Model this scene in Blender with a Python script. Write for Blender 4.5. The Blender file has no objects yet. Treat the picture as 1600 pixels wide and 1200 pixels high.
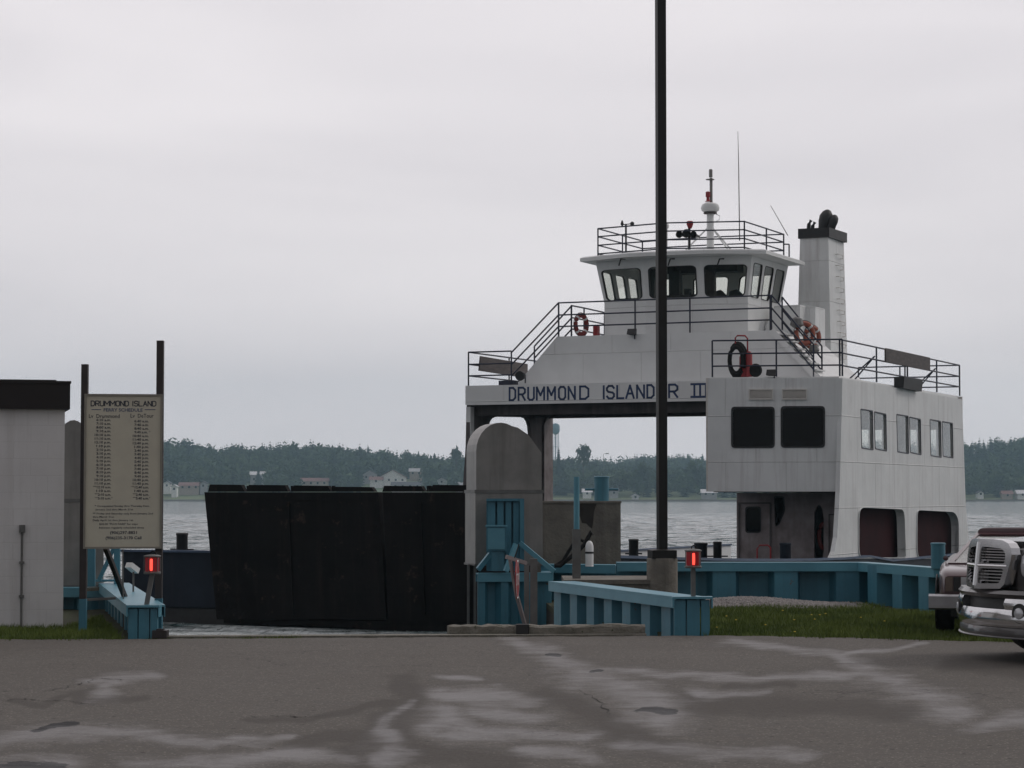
import bpy, math, random
import numpy as np
from mathutils import Vector, Matrix
from mathutils.geometry import tessellate_polygon
sc = bpy.context.scene
col = sc.collection
PI = math.pi; R = math.radians
random.seed(7); rng = np.random.default_rng(7)
# ------------------------------------------------------------------ camera, world, sun, exposure
EYE = 1.55; FPX = 3700.0; PITCH = math.atan(176/FPX)
cam = bpy.data.cameras.new('camera'); camo = bpy.data.objects.new('camera', cam); col.objects.link(camo)
cam.sensor_width = 36; cam.lens = FPX/1600*36; cam.clip_start = .3; cam.clip_end = 9000
camo.location = (0, 0, EYE); camo.rotation_euler = (PI/2+PITCH, 0, 0); sc.camera = camo
SUN_EL, SUN_AZ = R(42), R(70)          # azimuth from +Y towards +X
w = bpy.data.worlds.new('World'); sc.world = w; w.use_nodes = True
N = w.node_tree.nodes; L = w.node_tree.links; N.clear()
def nd(t, nodes=None, **k):
    n = (N if nodes is None else nodes).new(t)
    for a, b in k.items(): setattr(n, a, b)
    return n
out = nd('ShaderNodeOutputWorld'); bg = nd('ShaderNodeBackground'); L.new(bg.outputs[0], out.inputs[0])
sky = nd('ShaderNodeTexSky', sky_type='NISHITA', sun_disc=False, sun_elevation=SUN_EL, sun_rotation=SUN_AZ)
sky.dust_density = 4
tc = nd('ShaderNodeTexCoord'); mp = nd('ShaderNodeMapping'); mp.inputs['Scale'].default_value = (1.2, 1.2, 6.5)
L.new(tc.outputs['Generated'], mp.inputs[0])
nz = nd('ShaderNodeTexNoise'); nz.inputs['Scale'].default_value = 2.6; nz.inputs['Detail'].default_value = 3; nz.inputs['Roughness'].default_value = .45
nz.inputs['Distortion'].default_value = .3
L.new(mp.outputs[0], nz.inputs[0])
cr = nd('ShaderNodeValToRGB'); cr.color_ramp.elements[0].position = .33; cr.color_ramp.elements[1].position = .68
cr.color_ramp.elements[0].color = (.70, .662, .685, 1); cr.color_ramp.elements[1].color = (.82, .775, .79, 1)
L.new(nz.outputs[0], cr.inputs[0])
# overcast: brighter towards the zenith
sp = nd('ShaderNodeSeparateXYZ'); L.new(tc.outputs['Generated'], sp.inputs[0])
mr = nd('ShaderNodeMapRange'); mr.inputs['From Min'].default_value = 0; mr.inputs['From Max'].default_value = 1
mr.inputs['To Min'].default_value = 1.17; mr.inputs['To Max'].default_value = 1.22; L.new(sp.outputs[2], mr.inputs[0])
# sky dimmed behind the camera, added to darken walls facing it
my = nd('ShaderNodeMapRange', interpolation_type='SMOOTHSTEP'); my.inputs['From Min'].default_value = -.75; my.inputs['From Max'].default_value = .85
my.inputs['To Min'].default_value = .42; my.inputs['To Max'].default_value = 1.0; L.new(sp.outputs[1], my.inputs[0])
mm = nd('ShaderNodeMath', operation='MULTIPLY'); L.new(mr.outputs[0], mm.inputs[0]); L.new(my.outputs[0], mm.inputs[1])
vm = nd('ShaderNodeVectorMath', operation='SCALE'); L.new(cr.outputs[0], vm.inputs[0]); L.new(mm.outputs[0], vm.inputs['Scale'])
vs = nd('ShaderNodeVectorMath', operation='SCALE'); L.new(sky.outputs[0], vs.inputs[0]); vs.inputs['Scale'].default_value = .10
mx = nd('ShaderNodeMix', data_type='RGBA'); mx.inputs[0].default_value = .93
L.new(vs.outputs[0], mx.inputs[6]); L.new(vm.outputs[0], mx.inputs[7]); L.new(mx.outputs[2], bg.inputs[0]); bg.inputs[1].default_value = 1.0
sl = bpy.data.lights.new('sun', 'SUN'); so = bpy.data.objects.new('sun', sl); col.objects.link(so)
sl.energy = .6; sl.angle = R(14); sl.color = (1, .95, .9)
sd = Vector((math.sin(SUN_AZ)*math.cos(SUN_EL), math.cos(SUN_AZ)*math.cos(SUN_EL), math.sin(SUN_EL)))
so.rotation_euler = (-sd).to_track_quat('-Z', 'Y').to_euler(); so.location = (20, 0, 40)
sc.view_settings.view_transform = 'Standard'; sc.view_settings.look = 'None'; sc.view_settings.exposure = 0; sc.view_settings.gamma = 1
sc.cycles.max_bounces = 8; sc.cycles.volume_bounces = 0; sc.cycles.transparent_max_bounces = 16
sc.cycles.use_denoising = True
# ------------------------------------------------------------------ picture -> place
def ray(x, y):
    dx, dy = (x-800)/FPX, (600-y)/FPX
    return Vector((dx, math.cos(PITCH)-dy*math.sin(PITCH), math.sin(PITCH)+dy*math.cos(PITCH)))
def at(x, y, Y):
    d = ray(x, y); t = Y/d.y; return Vector((d.x*t, Y, EYE+d.z*t))
def atz(x, y, z):
    d = ray(x, y); t = (z-EYE)/d.z; return Vector((d.x*t, d.y*t, z))
def XZ(x, y, Y): p = at(x, y, Y); return p.x, p.z
class VP:                                # a vertical plane through two plan points
    def __init__(s, p, q):
        s.p = Vector((p[0], p[1])); s.d = (Vector((q[0], q[1]))-s.p); s.len = s.d.length; s.d.normalize()
        s.n = Vector((-s.d.y, s.d.x))   # away from the camera when d runs left to right
    def pix(s, x, y):
        r = ray(x, y); k = s.p.dot(s.n)/(r.x*s.n.x+r.y*s.n.y)
        h = Vector((r.x*k, r.y*k))-s.p
        return h.dot(s.d), EYE+r.z*k
    def W(s, a, z, t=0.0):
        h = s.p+s.d*a+s.n*t; return Vector((h.x, h.y, z))
# ------------------------------------------------------------------ materials
def pm(name, c1, c2=None, scale=4, rough=.6, metal=0, bump=0, bscale=None, stretch=(1,1,1), rust=None, rustamt=.62, detail=5, spec=.5, coat=0, streak=None):
    m = bpy.data.materials.new(name); m.use_nodes = True; n = m.node_tree.nodes; l = m.node_tree.links
    b = n['Principled BSDF']; b.inputs['Roughness'].default_value = rough; b.inputs['Metallic'].default_value = metal
    b.inputs['Specular IOR Level'].default_value = spec; b.inputs['Coat Weight'].default_value = coat
    if c2 is None: c2 = tuple(v*.85 for v in c1)
    t = nd('ShaderNodeTexCoord', n); mp = nd('ShaderNodeMapping', n); mp.inputs['Scale'].default_value = stretch; l.new(t.outputs['Object'], mp.inputs[0])
    z = nd('ShaderNodeTexNoise', n); z.inputs['Scale'].default_value = scale; z.inputs['Detail'].default_value = detail; z.inputs['Roughness'].default_value = .6
    l.new(mp.outputs[0], z.inputs[0])
    r = nd('ShaderNodeValToRGB', n); r.color_ramp.elements[0].position = .35; r.color_ramp.elements[1].position = .65
    r.color_ramp.elements[0].color = (*c2, 1); r.color_ramp.elements[1].color = (*c1, 1); l.new(z.outputs[0], r.inputs[0])
    o = r.outputs[0]
    if streak:
        m2 = nd('ShaderNodeMapping', n); m2.inputs['Scale'].default_value = (2.6, 2.6, .16); l.new(t.outputs['Object'], m2.inputs[0])
        z3 = nd('ShaderNodeTexNoise', n); z3.inputs['Scale'].default_value = 1.6; z3.inputs['Detail'].default_value = 6; z3.inputs['Roughness'].default_value = .7; l.new(m2.outputs[0], z3.inputs[0])
        r3 = nd('ShaderNodeMapRange', n); r3.inputs['From Min'].default_value = .5; r3.inputs['From Max'].default_value = .78; r3.inputs['To Max'].default_value = .75; l.new(z3.outputs[0], r3.inputs[0])
        x3 = nd('ShaderNodeMix', n, data_type='RGBA'); l.new(r3.outputs[0], x3.inputs[0]); l.new(o, x3.inputs[6]); x3.inputs[7].default_value = (*streak, 1); o = x3.outputs[2]
    if rust:
        z2 = nd('ShaderNodeTexNoise', n); z2.inputs['Scale'].default_value = scale*2.3; z2.inputs['Detail'].default_value = 8; z2.inputs['Roughness'].default_value = .7; l.new(mp.outputs[0], z2.inputs[0])
        r2 = nd('ShaderNodeMapRange', n); r2.inputs['From Min'].default_value = rustamt; r2.inputs['From Max'].default_value = rustamt+.06; l.new(z2.outputs[0], r2.inputs[0])
        x = nd('ShaderNodeMix', n, data_type='RGBA'); l.new(r2.outputs[0], x.inputs[0]); l.new(o, x.inputs[6]); x.inputs[7].default_value = (*rust, 1); o = x.outputs[2]
    l.new(o, b.inputs['Base Color'])
    if bump:
        z4 = nd('ShaderNodeTexNoise', n); z4.inputs['Scale'].default_value = bscale or scale*6; z4.inputs['Detail'].default_value = 6; l.new(mp.outputs[0], z4.inputs[0])
        bn = nd('ShaderNodeBump', n); bn.inputs['Strength'].default_value = bump; bn.inputs['Distance'].default_value = .02; l.new(z4.outputs[0], bn.inputs['Height']); l.new(bn.outputs[0], b.inputs['Normal'])
    return m
M = {}
def seams(m, w_=1.9, h_=1.25, dark=.16):
    n = m.node_tree.nodes; l = m.node_tree.links; b = n['Principled BSDF']; t = nd('ShaderNodeTexCoord', n); s = nd('ShaderNodeSeparateXYZ', n); c = nd('ShaderNodeCombineXYZ', n); a = nd('ShaderNodeMath', n, operation='SUBTRACT')
    l.new(t.outputs['Object'], s.inputs[0]); l.new(s.outputs[0], a.inputs[0]); l.new(s.outputs[1], a.inputs[1]); l.new(a.outputs[0], c.inputs[0]); l.new(s.outputs[2], c.inputs[1])
    br = nd('ShaderNodeTexBrick', n); br.inputs['Scale'].default_value = 1; br.inputs['Brick Width'].default_value = w_; br.inputs['Row Height'].default_value = h_; br.inputs['Mortar Size'].default_value = .018; br.inputs['Mortar Smooth'].default_value = .8; br.offset = .5
    l.new(c.outputs[0], br.inputs[0]); old = b.inputs['Base Color'].links[0].from_socket; mu = nd('ShaderNodeMath', n, operation='MULTIPLY'); mu.inputs[1].default_value = dark; l.new(br.outputs['Fac'], mu.inputs[0])
    x = nd('ShaderNodeMix', n, data_type='RGBA'); l.new(mu.outputs[0], x.inputs[0]); l.new(old, x.inputs[6]); x.inputs[7].default_value = (.25,.22,.2,1); l.new(x.outputs[2], b.inputs['Base Color'])
    z = nd('ShaderNodeTexNoise', n); z.inputs['Scale'].default_value = .9; z.inputs['Detail'].default_value = 3; l.new(t.outputs['Object'], z.inputs[0])
    ad = nd('ShaderNodeMath', n, operation='ADD'); l.new(z.outputs[0], ad.inputs[0]); l.new(br.outputs['Fac'], ad.inputs[1]); bn = nd('ShaderNodeBump', n); bn.inputs['Strength'].default_value = .5; bn.inputs['Distance'].default_value = .05; l.new(ad.outputs[0], bn.inputs['Height']); l.new(bn.outputs[0], b.inputs['Normal'])
M['white'] = pm('ship_white_paint', (.69,.705,.70), (.62,.635,.63), 1.2, .45, bump=.25, bscale=1.6, streak=(.42,.40,.40), rust=(.22,.13,.08), rustamt=.73)
M['pilot'] = pm('clean_white_paint', (.73,.745,.74), (.67,.68,.675), 1.5, .45)
seams(M['white']); seams(M['pilot'], 2.4, 1.4, .10)
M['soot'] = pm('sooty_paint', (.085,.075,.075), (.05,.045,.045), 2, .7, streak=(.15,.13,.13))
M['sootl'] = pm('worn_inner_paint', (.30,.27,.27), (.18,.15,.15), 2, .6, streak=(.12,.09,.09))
M['inner'] = pm('cabin_inner_paint', (.62,.60,.56), (.52,.50,.47), 2, .6)
M['maroon'] = pm('maroon_paint', (.035,.009,.011), (.024,.007,.009), 1.5, .8, spec=.08)
M['navy'] = pm('navy_paint', (.012,.02,.05), (.02,.02,.03), 6, .5)
M['letter'] = pm('letter_paint', (.018,.045,.13), (.018,.038,.10), 6, .5)
M['hull'] = pm('hull_blue_paint', (.016,.023,.036), (.010,.015,.024), 1.5, .6, spec=.2, streak=(.03,.03,.04), rust=(.07,.04,.03), rustamt=.68)
M['hullcap'] = pm('rubbing_strake_paint', (.06,.10,.17), (.045,.07,.12), 1.5, .5)
M['ramp'] = pm('black_steel', (.008,.007,.007), (.003,.003,.003), 1.1, .75, bump=.5, bscale=8, rust=(.030,.021,.016), rustamt=.60, spec=.15, streak=(.018,.014,.012))
M['black'] = pm('black_paint', (.012,.012,.013), (.02,.02,.02), 5, .55)
M['rubber'] = pm('black_rubber', (.012,.012,.012), (.02,.02,.02), 8, .8, bump=.2, spec=.2)
M['teal'] = pm('blue_piling_paint', (.055,.205,.275), (.040,.155,.215), 1.4, .5, bump=.2, bscale=9, streak=(.035,.10,.13), rust=(.11,.075,.05), rustamt=.645)
M['tealcap'] = pm('blue_cap_paint', (.095,.28,.36), (.075,.23,.30), 2, .42, rust=(.12,.09,.07), rustamt=.70)
M['galv'] = pm('galvanised_sheet', (.26,.25,.235), (.19,.185,.175), 2.2, .42, .4, bump=.15, bscale=3, streak=(.13,.12,.11))
M['galvd'] = pm('galvanised_post', (.16,.16,.155), (.11,.11,.105), 5, .5, .3)
M['conc'] = pm('weathered_concrete', (.205,.19,.16), (.13,.12,.105), 2.4, .9, bump=.6, bscale=22, streak=(.085,.075,.065))
M['concl'] = pm('kerb_concrete', (.22,.205,.175), (.13,.125,.10), 6, .9, bump=.8, bscale=40, rust=(.06,.07,.035), rustamt=.6)
M['stain'] = pm('damp_and_shaded_concrete', (.035,.032,.03), (.05,.045,.04), 5, .85, spec=.2)  # also colours the pit wall, with the pit's shade painted in
M['sign'] = pm('cream_sign_panel', (.52,.49,.39), (.47,.44,.355), 3, .5, rust=(.2,.17,.12), rustamt=.72)
M['signf'] = pm('sign_frame', (.25,.23,.19), (.2,.19,.16), 5, .6)
M['ink'] = pm('sign_ink', (.03,.035,.05), (.04,.045,.06), 8, .6)
M['inkb'] = pm('sign_blue_ink', (.06,.085,.16), (.06,.08,.14), 8, .6)
M['dpost'] = pm('dark_post_paint', (.018,.013,.013), (.03,.02,.018), 5, .5)
M['lpole'] = pm('bronze_pole_paint', (.012,.011,.010), (.016,.015,.014), 3, .5, spec=.3)
M['maroonc'] = pm('maroon_car_paint', (.075,.028,.032), (.06,.024,.028), 3, .3, coat=.6)
M['dgrey'] = pm('dark_car_paint', (.030,.026,.027), (.026,.023,.024), 3, .35, coat=.6)
M['chrome'] = pm('chrome', (.62,.62,.63), (.55,.55,.56), 5, .12, 1)
M['chromed'] = pm('dull_bumper', (.34,.34,.35), (.28,.28,.29), 5, .3, .9)
M['lampg'] = pm('headlamp_glass', (.55,.56,.58), (.4,.41,.43), 9, .08, .35)
M['amber'] = pm('amber_lens', (.12,.09,.07), (.10,.075,.06), 9, .2)
M['rim'] = pm('alloy_wheel', (.5,.5,.5), (.4,.4,.4), 9, .3, .8)
M['redp'] = pm('red_paint', (.33,.03,.035), (.25,.025,.03), 5, .5)
M['ring'] = pm('faded_orange_ring', (.40,.11,.06), (.25,.07,.05), 5, .6)
M['ringd'] = pm('dark_red_ring', (.22,.025,.02), (.17,.02,.02), 5, .6)
M['wood'] = pm('weathered_name_board', (.10,.085,.08), (.06,.05,.05), 3, .7, stretch=(1,1,6))
M['fascia'] = pm('dark_roof_fascia', (.020,.015,.014), (.014,.011,.011), 2, .6, spec=.3)
M['roofd'] = pm('roof_felt', (.05,.05,.05), None, 5, .9)
M['gravel'] = pm('gravel_stone', (.27,.25,.24), (.15,.14,.135), 18, .9)
M['grass'] = pm('grass_blade', (.13,.17,.035), (.07,.105,.022), .9, .7, spec=.2)
M['soil'] = pm('turf_soil', (.04,.048,.018), (.03,.03,.015), 1.2, .95, bump=.6, bscale=30)
M['flower'] = pm('yellow_petal', (.6,.45,.02), (.5,.38,.02), 9, .7)
M['leafd'] = pm('conifer_foliage', (.018,.038,.024), (.008,.020,.014), .10, .8, spec=.1)
M['leafm'] = pm('broadleaf_foliage', (.085,.125,.055), (.022,.050,.028), .09, .8, spec=.1)
M['bark'] = pm('bark', (.06,.045,.035), None, 3, .9)
M['hill'] = pm('hill_turf', (.16,.19,.09), (.10,.13,.06), .02, .95)
M['shorerock'] = pm('shore_stones', (.08,.075,.065), (.04,.04,.035), .8, .9)
M['hw'] = pm('house_white', (.86,.86,.85), None, .3, .7)
M['hg'] = pm('house_grey', (.42,.42,.44), None, .3, .7)
M['hb'] = pm('house_tan', (.45,.38,.33), None, .3, .7)
M['hr'] = pm('roof_red', (.22,.12,.11), None, .3, .8)
M['hd'] = pm('roof_dark', (.07,.07,.08), None, .3, .8)
M['hl'] = pm('roof_pale', (.7,.7,.72), None, .3, .8)
M['hwin'] = pm('house_window', (.02,.025,.03), None, .3, .2)
M['tower'] = pm('water_tower_paint', (.14,.27,.33), None, .3, .5)
def glass(name, tint, fac_lo=.85):
    m = bpy.data.materials.new(name); m.use_nodes = True; n = m.node_tree.nodes; l = m.node_tree.links; n.clear()
    o = nd('ShaderNodeOutputMaterial', n); a = nd('ShaderNodeBsdfTransparent', n); a.inputs[0].default_value = (*tint, 1)
    g = nd('ShaderNodeBsdfGlossy', n); g.inputs['Roughness'].default_value = .03; g.inputs[0].default_value = (fac_lo, fac_lo, fac_lo, 1); x = nd('ShaderNodeMixShader', n); f = nd('ShaderNodeFresnel', n); ge = nd('ShaderNodeNewGeometry', n); q = nd('ShaderNodeMapRange', n); q.inputs['To Min'].default_value = 1.5; q.inputs['To Max'].default_value = 1/1.5; l.new(ge.outputs['Backfacing'], q.inputs[0]); l.new(q.outputs[0], f.inputs[0])
    l.new(f.outputs[0], x.inputs[0]); l.new(a.outputs[0], x.inputs[1]); l.new(g.outputs[0], x.inputs[2]); l.new(x.outputs[0], o.inputs[0]); return m
M['glass'] = glass('window_glass', (.93,.94,.92)); M['glassd'] = glass('tinted_glass', (.05,.06,.06), .35)
def emis(name, c, s, base=(.2,.01,.01)):
    m = bpy.data.materials.new(name); m.use_nodes = True; b = m.node_tree.nodes['Principled BSDF']
    b.inputs['Base Color'].default_value = (*base, 1); b.inputs['Emission Color'].default_value = (*c, 1); b.inputs['Emission Strength'].default_value = s; b.inputs['Roughness'].default_value = .3; return m
M['redlens'] = emis('red_lamp_lens', (1, .03, .04), .05, (.16,.008,.014))
M['redtube'] = emis('red_lamp_tube', (1, .06, .04), 2.2)
# white painted concrete block
def block_mat():
    m = pm('painted_concrete_block', (.68,.67,.67), (.61,.60,.60), 1.5, .8, streak=(.50,.48,.47)); n = m.node_tree.nodes; l = m.node_tree.links; b = n['Principled BSDF']
    t = nd('ShaderNodeTexCoord', n); s = nd('ShaderNodeSeparateXYZ', n); c = nd('ShaderNodeCombineXYZ', n); ad = nd('ShaderNodeMath', n, operation='ADD')
    l.new(t.outputs['Object'], s.inputs[0]); l.new(s.outputs[0], ad.inputs[0]); l.new(s.outputs[1], ad.inputs[1]); l.new(ad.outputs[0], c.inputs[0]); l.new(s.outputs[2], c.inputs[1])
    br = nd('ShaderNodeTexBrick', n); br.inputs['Scale'].default_value = 1; br.inputs['Brick Width'].default_value = .4; br.inputs['Row Height'].default_value = .2; br.inputs['Mortar Size'].default_value = .006; br.inputs['Mortar Smooth'].default_value = .3
    l.new(c.outputs[0], br.inputs[0])
    old = b.inputs['Base Color'].links[0].from_socket
    x = nd('ShaderNodeMix', n, data_type='RGBA'); mu = nd('ShaderNodeMath', n, operation='MULTIPLY'); mu.inputs[1].default_value = .10; l.new(br.outputs['Fac'], mu.inputs[0]); l.new(mu.outputs[0], x.inputs[0]); l.new(old, x.inputs[6]); x.inputs[7].default_value = (.22,.21,.2,1); l.new(x.outputs[2], b.inputs['Base Color'])
    inv = nd('ShaderNodeMath', n, operation='SUBTRACT'); inv.inputs[0].default_value = 1; l.new(br.outputs['Fac'], inv.inputs[1])
    zz = nd('ShaderNodeTexNoise', n); zz.inputs['Scale'].default_value = 60; l.new(t.outputs['Object'], zz.inputs[0])
    a2 = nd('ShaderNodeMath', n, operation='MULTIPLY_ADD'); a2.inputs[1].default_value = .25; l.new(zz.outputs[0], a2.inputs[0]); l.new(inv.outputs[0], a2.inputs[2])
    bn = nd('ShaderNodeBump', n); bn.inputs['Strength'].default_value = .3; bn.inputs['Distance'].default_value = .005; l.new(a2.outputs[0], bn.inputs['Height']); l.new(bn.outputs[0], b.inputs['Normal'])
    return m
M['block'] = block_mat()
def water_mat():
    m = bpy.data.materials.new('water'); m.use_nodes = True; n = m.node_tree.nodes; l = m.node_tree.links; b = n['Principled BSDF']
    b.inputs['Base Color'].default_value = (.03,.05,.055,1); b.inputs['Roughness'].default_value = .1; b.inputs['IOR'].default_value = 1.33
    t = nd('ShaderNodeTexCoord', n); prev = None
    for sx, sc_, dist in (((.3,1.0,1),.10,2.6), ((.45,1.0,1),.42,1.6), ((.6,1,1),1.7,.4), ((.8,1,1),6,.05)):
        mp = nd('ShaderNodeMapping', n); mp.inputs['Scale'].default_value = sx; mp.inputs['Rotation'].default_value = (0,0,.3); l.new(t.outputs['Object'], mp.inputs[0])
        z = nd('ShaderNodeTexNoise', n); z.inputs['Scale'].default_value = sc_; z.inputs['Detail'].default_value = 3; z.inputs['Distortion'].default_value = .5; l.new(mp.outputs[0], z.inputs[0])
        bn = nd('ShaderNodeBump', n); bn.inputs['Strength'].default_value = .9; bn.inputs['Distance'].default_value = dist; l.new(z.outputs[0], bn.inputs['Height'])
        if prev: l.new(prev, bn.inputs['Normal'])
        prev = bn.outputs[0]
    rip = None
    for sx, sc_ in (((1,.16,1),2.0), ((1,.12,1),.45)):
        mp = nd('ShaderNodeMapping', n); mp.inputs['Scale'].default_value = sx; l.new(t.outputs['Object'], mp.inputs[0])
        z = nd('ShaderNodeTexNoise', n); z.inputs['Scale'].default_value = sc_; z.inputs['Detail'].default_value = 4; z.inputs['Roughness'].default_value = .7; l.new(mp.outputs[0], z.inputs[0])
        bn = nd('ShaderNodeBump', n); bn.inputs['Strength'].default_value = 1; bn.inputs['Distance'].default_value = .5/sc_; l.new(z.outputs[0], bn.inputs['Height']); l.new(prev, bn.inputs['Normal']); prev = bn.outputs[0]
    l.new(prev, b.inputs['Normal'])
    # churned pale water by the bow
    vs_ = nd('ShaderNodeVectorMath', n, operation='SUBTRACT'); l.new(t.outputs['Object'], vs_.inputs[0]); vs_.inputs[1].default_value = (-5.2, 47.5, -1.25)
    vm_ = nd('ShaderNodeVectorMath', n, operation='MULTIPLY'); l.new(vs_.outputs[0], vm_.inputs[0]); vm_.inputs[1].default_value = (.24, .13, 1)
    ln_ = nd('ShaderNodeVectorMath', n, operation='LENGTH'); l.new(vm_.outputs[0], ln_.inputs[0])
    zf_ = nd('ShaderNodeTexNoise', n); zf_.inputs['Scale'].default_value = 1.3; zf_.inputs['Detail'].default_value = 7; zf_.inputs['Roughness'].default_value = .7; l.new(t.outputs['Object'], zf_.inputs[0])
    a_ = nd('ShaderNodeMath', n, operation='MULTIPLY_ADD'); l.new(zf_.outputs[0], a_.inputs[0]); a_.inputs[1].default_value = 3.2; l.new(ln_.outputs['Value'], a_.inputs[2])
    r_ = nd('ShaderNodeMapRange', n); r_.inputs['From Min'].default_value = 1.45; r_.inputs['From Max'].default_value = 2.7; r_.inputs['To Min'].default_value = 1; r_.inputs['To Max'].default_value = 0; l.new(a_.outputs[0], r_.inputs[0])
    x_ = nd('ShaderNodeMix', n, data_type='RGBA'); l.new(r_.outputs[0], x_.inputs[0]); x_.inputs[6].default_value = (.055,.095,.095,1); x_.inputs[7].default_value = (.62,.66,.66,1); l.new(x_.outputs[2], b.inputs['Base Color'])
    r2_ = nd('ShaderNodeMapRange', n); r2_.inputs['To Min'].default_value = .1; r2_.inputs['To Max'].default_value = .8; l.new(r_.outputs[0], r2_.inputs[0]); l.new(r2_.outputs[0], b.inputs['Roughness'])
    return m
M['water'] = water_mat()
def asphalt_mat():
    m = bpy.data.materials.new('asphalt'); m.use_nodes = True; n = m.node_tree.nodes; l = m.node_tree.links; b = n['Principled BSDF']
    t = nd('ShaderNodeTexCoord', n); O = t.outputs['Object']
    def noise(s, d, r=.6, dis=0, v=None):
        z = nd('ShaderNodeTexNoise', n); z.inputs['Scale'].default_value = s; z.inputs['Detail'].default_value = d; z.inputs['Roughness'].default_value = r; z.inputs['Distortion'].default_value = dis; l.new(v or O, z.inputs[0]); return z.outputs[0]
    def ma(op, a, bb):
        x = nd('ShaderNodeMath', n, operation=op)
        for i, v in enumerate((a, bb)):
            if isinstance(v, (int, float)): x.inputs[i].default_value = v
            else: l.new(v, x.inputs[i])
        return x.outputs[0]
    def rng_(v, a, bb, c=0, d=1):
        x = nd('ShaderNodeMapRange', n); x.interpolation_type = 'SMOOTHSTEP'; l.new(v, x.inputs[0])
        for i, q in enumerate((a, bb, c, d)): x.inputs[i+1].default_value = q
        return x.outputs[0]
    def mix(f, a, bb):
        x = nd('ShaderNodeMix', n, data_type='RGBA'); l.new(f, x.inputs[0])
        for i, v in ((6, a), (7, bb)):
            if isinstance(v, tuple): x.inputs[i].default_value = (*v, 1)
            else: l.new(v, x.inputs[i])
        return x.outputs[2]
    at_ = nd('ShaderNodeAttribute', n); at_.attribute_name = 'wet'; wa = at_.outputs['Fac']
    a2 = nd('ShaderNodeAttribute', n); a2.attribute_name = 'hole'; ho = a2.outputs['Fac']
    a3 = nd('ShaderNodeAttribute', n); a3.attribute_name = 'damp'; da = a3.outputs['Fac']
    wob = noise(1.7, 7, .66, .5); wob2 = noise(6, 6, .65, .3)
    wv = ma('ADD', ma('ADD', wa, ma('MULTIPLY', ma('SUBTRACT', wob, .5), 1.5)), ma('MULTIPLY', ma('SUBTRACT', wob2, .5), .8))
    wet = ma('MULTIPLY', rng_(wv, .25, 1.15), ma('ADD', .35, wob)); ring = ma('MULTIPLY', rng_(wv, .12, .30), ma('SUBTRACT', 1, rng_(wv, .30, .50)))
    damp = rng_(ma('ADD', da, ma('MULTIPLY', ma('SUBTRACT', wob, .5), 1.1)), .25, .85)
    big = noise(.5, 6, .65, .4); mid = noise(11, 5, .75); grit = noise(34, 3, .8); fine = noise(90, 4, .7)
    speck = nd('ShaderNodeTexVoronoi', n); speck.inputs['Scale'].default_value = 26; l.new(O, speck.inputs[0])
    base = mix(rng_(big, .33, .67), (.122,.108,.092), (.160,.145,.127))
    base = mix(rng_(mid, .30, .72), (.095,.086,.076), base); base = mix(rng_(grit, .34, .62), (.085,.078,.070), base)
    st = rng_(speck.outputs['Distance'], .12, .26); base = mix(st, (.23,.215,.19), base)
    sp2 = nd('ShaderNodeTexVoronoi', n); sp2.inputs['Scale'].default_value = 5; l.new(O, sp2.inputs[0]); base = mix(rng_(sp2.outputs['Distance'], .05, .11), (.02,.018,.017), base)
    base = mix(ma('MULTIPLY', damp, .72), base, (.062,.054,.047)); base = mix(ma('MULTIPLY', ring, .45), base, (.060,.053,.047))  # damp mask also carries the pickup's painted ground shadow
    base = mix(ma('MULTIPLY', wet, .60), base, (.190,.183,.184))  # wet patches: pale sky sheen painted into the base colour
    # cracks
    cm = nd('ShaderNodeMapping', n); cm.inputs['Scale'].default_value = (.28, .35, .3); l.new(O, cm.inputs[0])
    dn = nd('ShaderNodeTexNoise', n); dn.inputs['Scale'].default_value = 2.2; dn.inputs['Detail'].default_value = 6; l.new(O, dn.inputs[0])
    vv = nd('ShaderNodeVectorMath', n, operation='MULTIPLY_ADD'); l.new(dn.outputs['Color'], vv.inputs[0]); vv.inputs[1].default_value = (.35,.35,.35); l.new(cm.outputs[0], vv.inputs[2])
    ck = nd('ShaderNodeTexVoronoi', n, feature='DISTANCE_TO_EDGE'); ck.inputs['Scale'].default_value = 1; l.new(vv.outputs[0], ck.inputs[0])
    crk = ma('MULTIPLY', ma('SUBTRACT', 1, rng_(ck.outputs['Distance'], .001, .006)), rng_(noise(.3, 2), .5, .6))
    base = mix(ma('MULTIPLY', crk, .6), base, (.03,.027,.025))
    hv = ma('ADD', ho, ma('MULTIPLY', ma('SUBTRACT', wob2, .5), 1.6)); hole = rng_(hv, .5, .62); base = mix(hole, base, (.012,.011,.012))
    l.new(base, b.inputs['Base Color'])
    rr = ma('SUBTRACT', .9, ma('MULTIPLY', wet, .36)); rr = ma('SUBTRACT', rr, ma('MULTIPLY', ring, .1)); l.new(rr, b.inputs['Roughness'])
    hh = ma('ADD', ma('ADD', fine, grit), ma('MULTIPLY', speck.outputs['Distance'], .8)); bn = nd('ShaderNodeBump', n); bn.inputs['Distance'].default_value = .012
    l.new(hh, bn.inputs['Height']); l.new(ma('SUBTRACT', .55, ma('MULTIPLY', wet, .2)), bn.inputs['Strength']); l.new(bn.outputs[0], b.inputs['Normal'])
    b.inputs['Specular IOR Level'].default_value = .35
    return m
M['asphalt'] = asphalt_mat()
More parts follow.
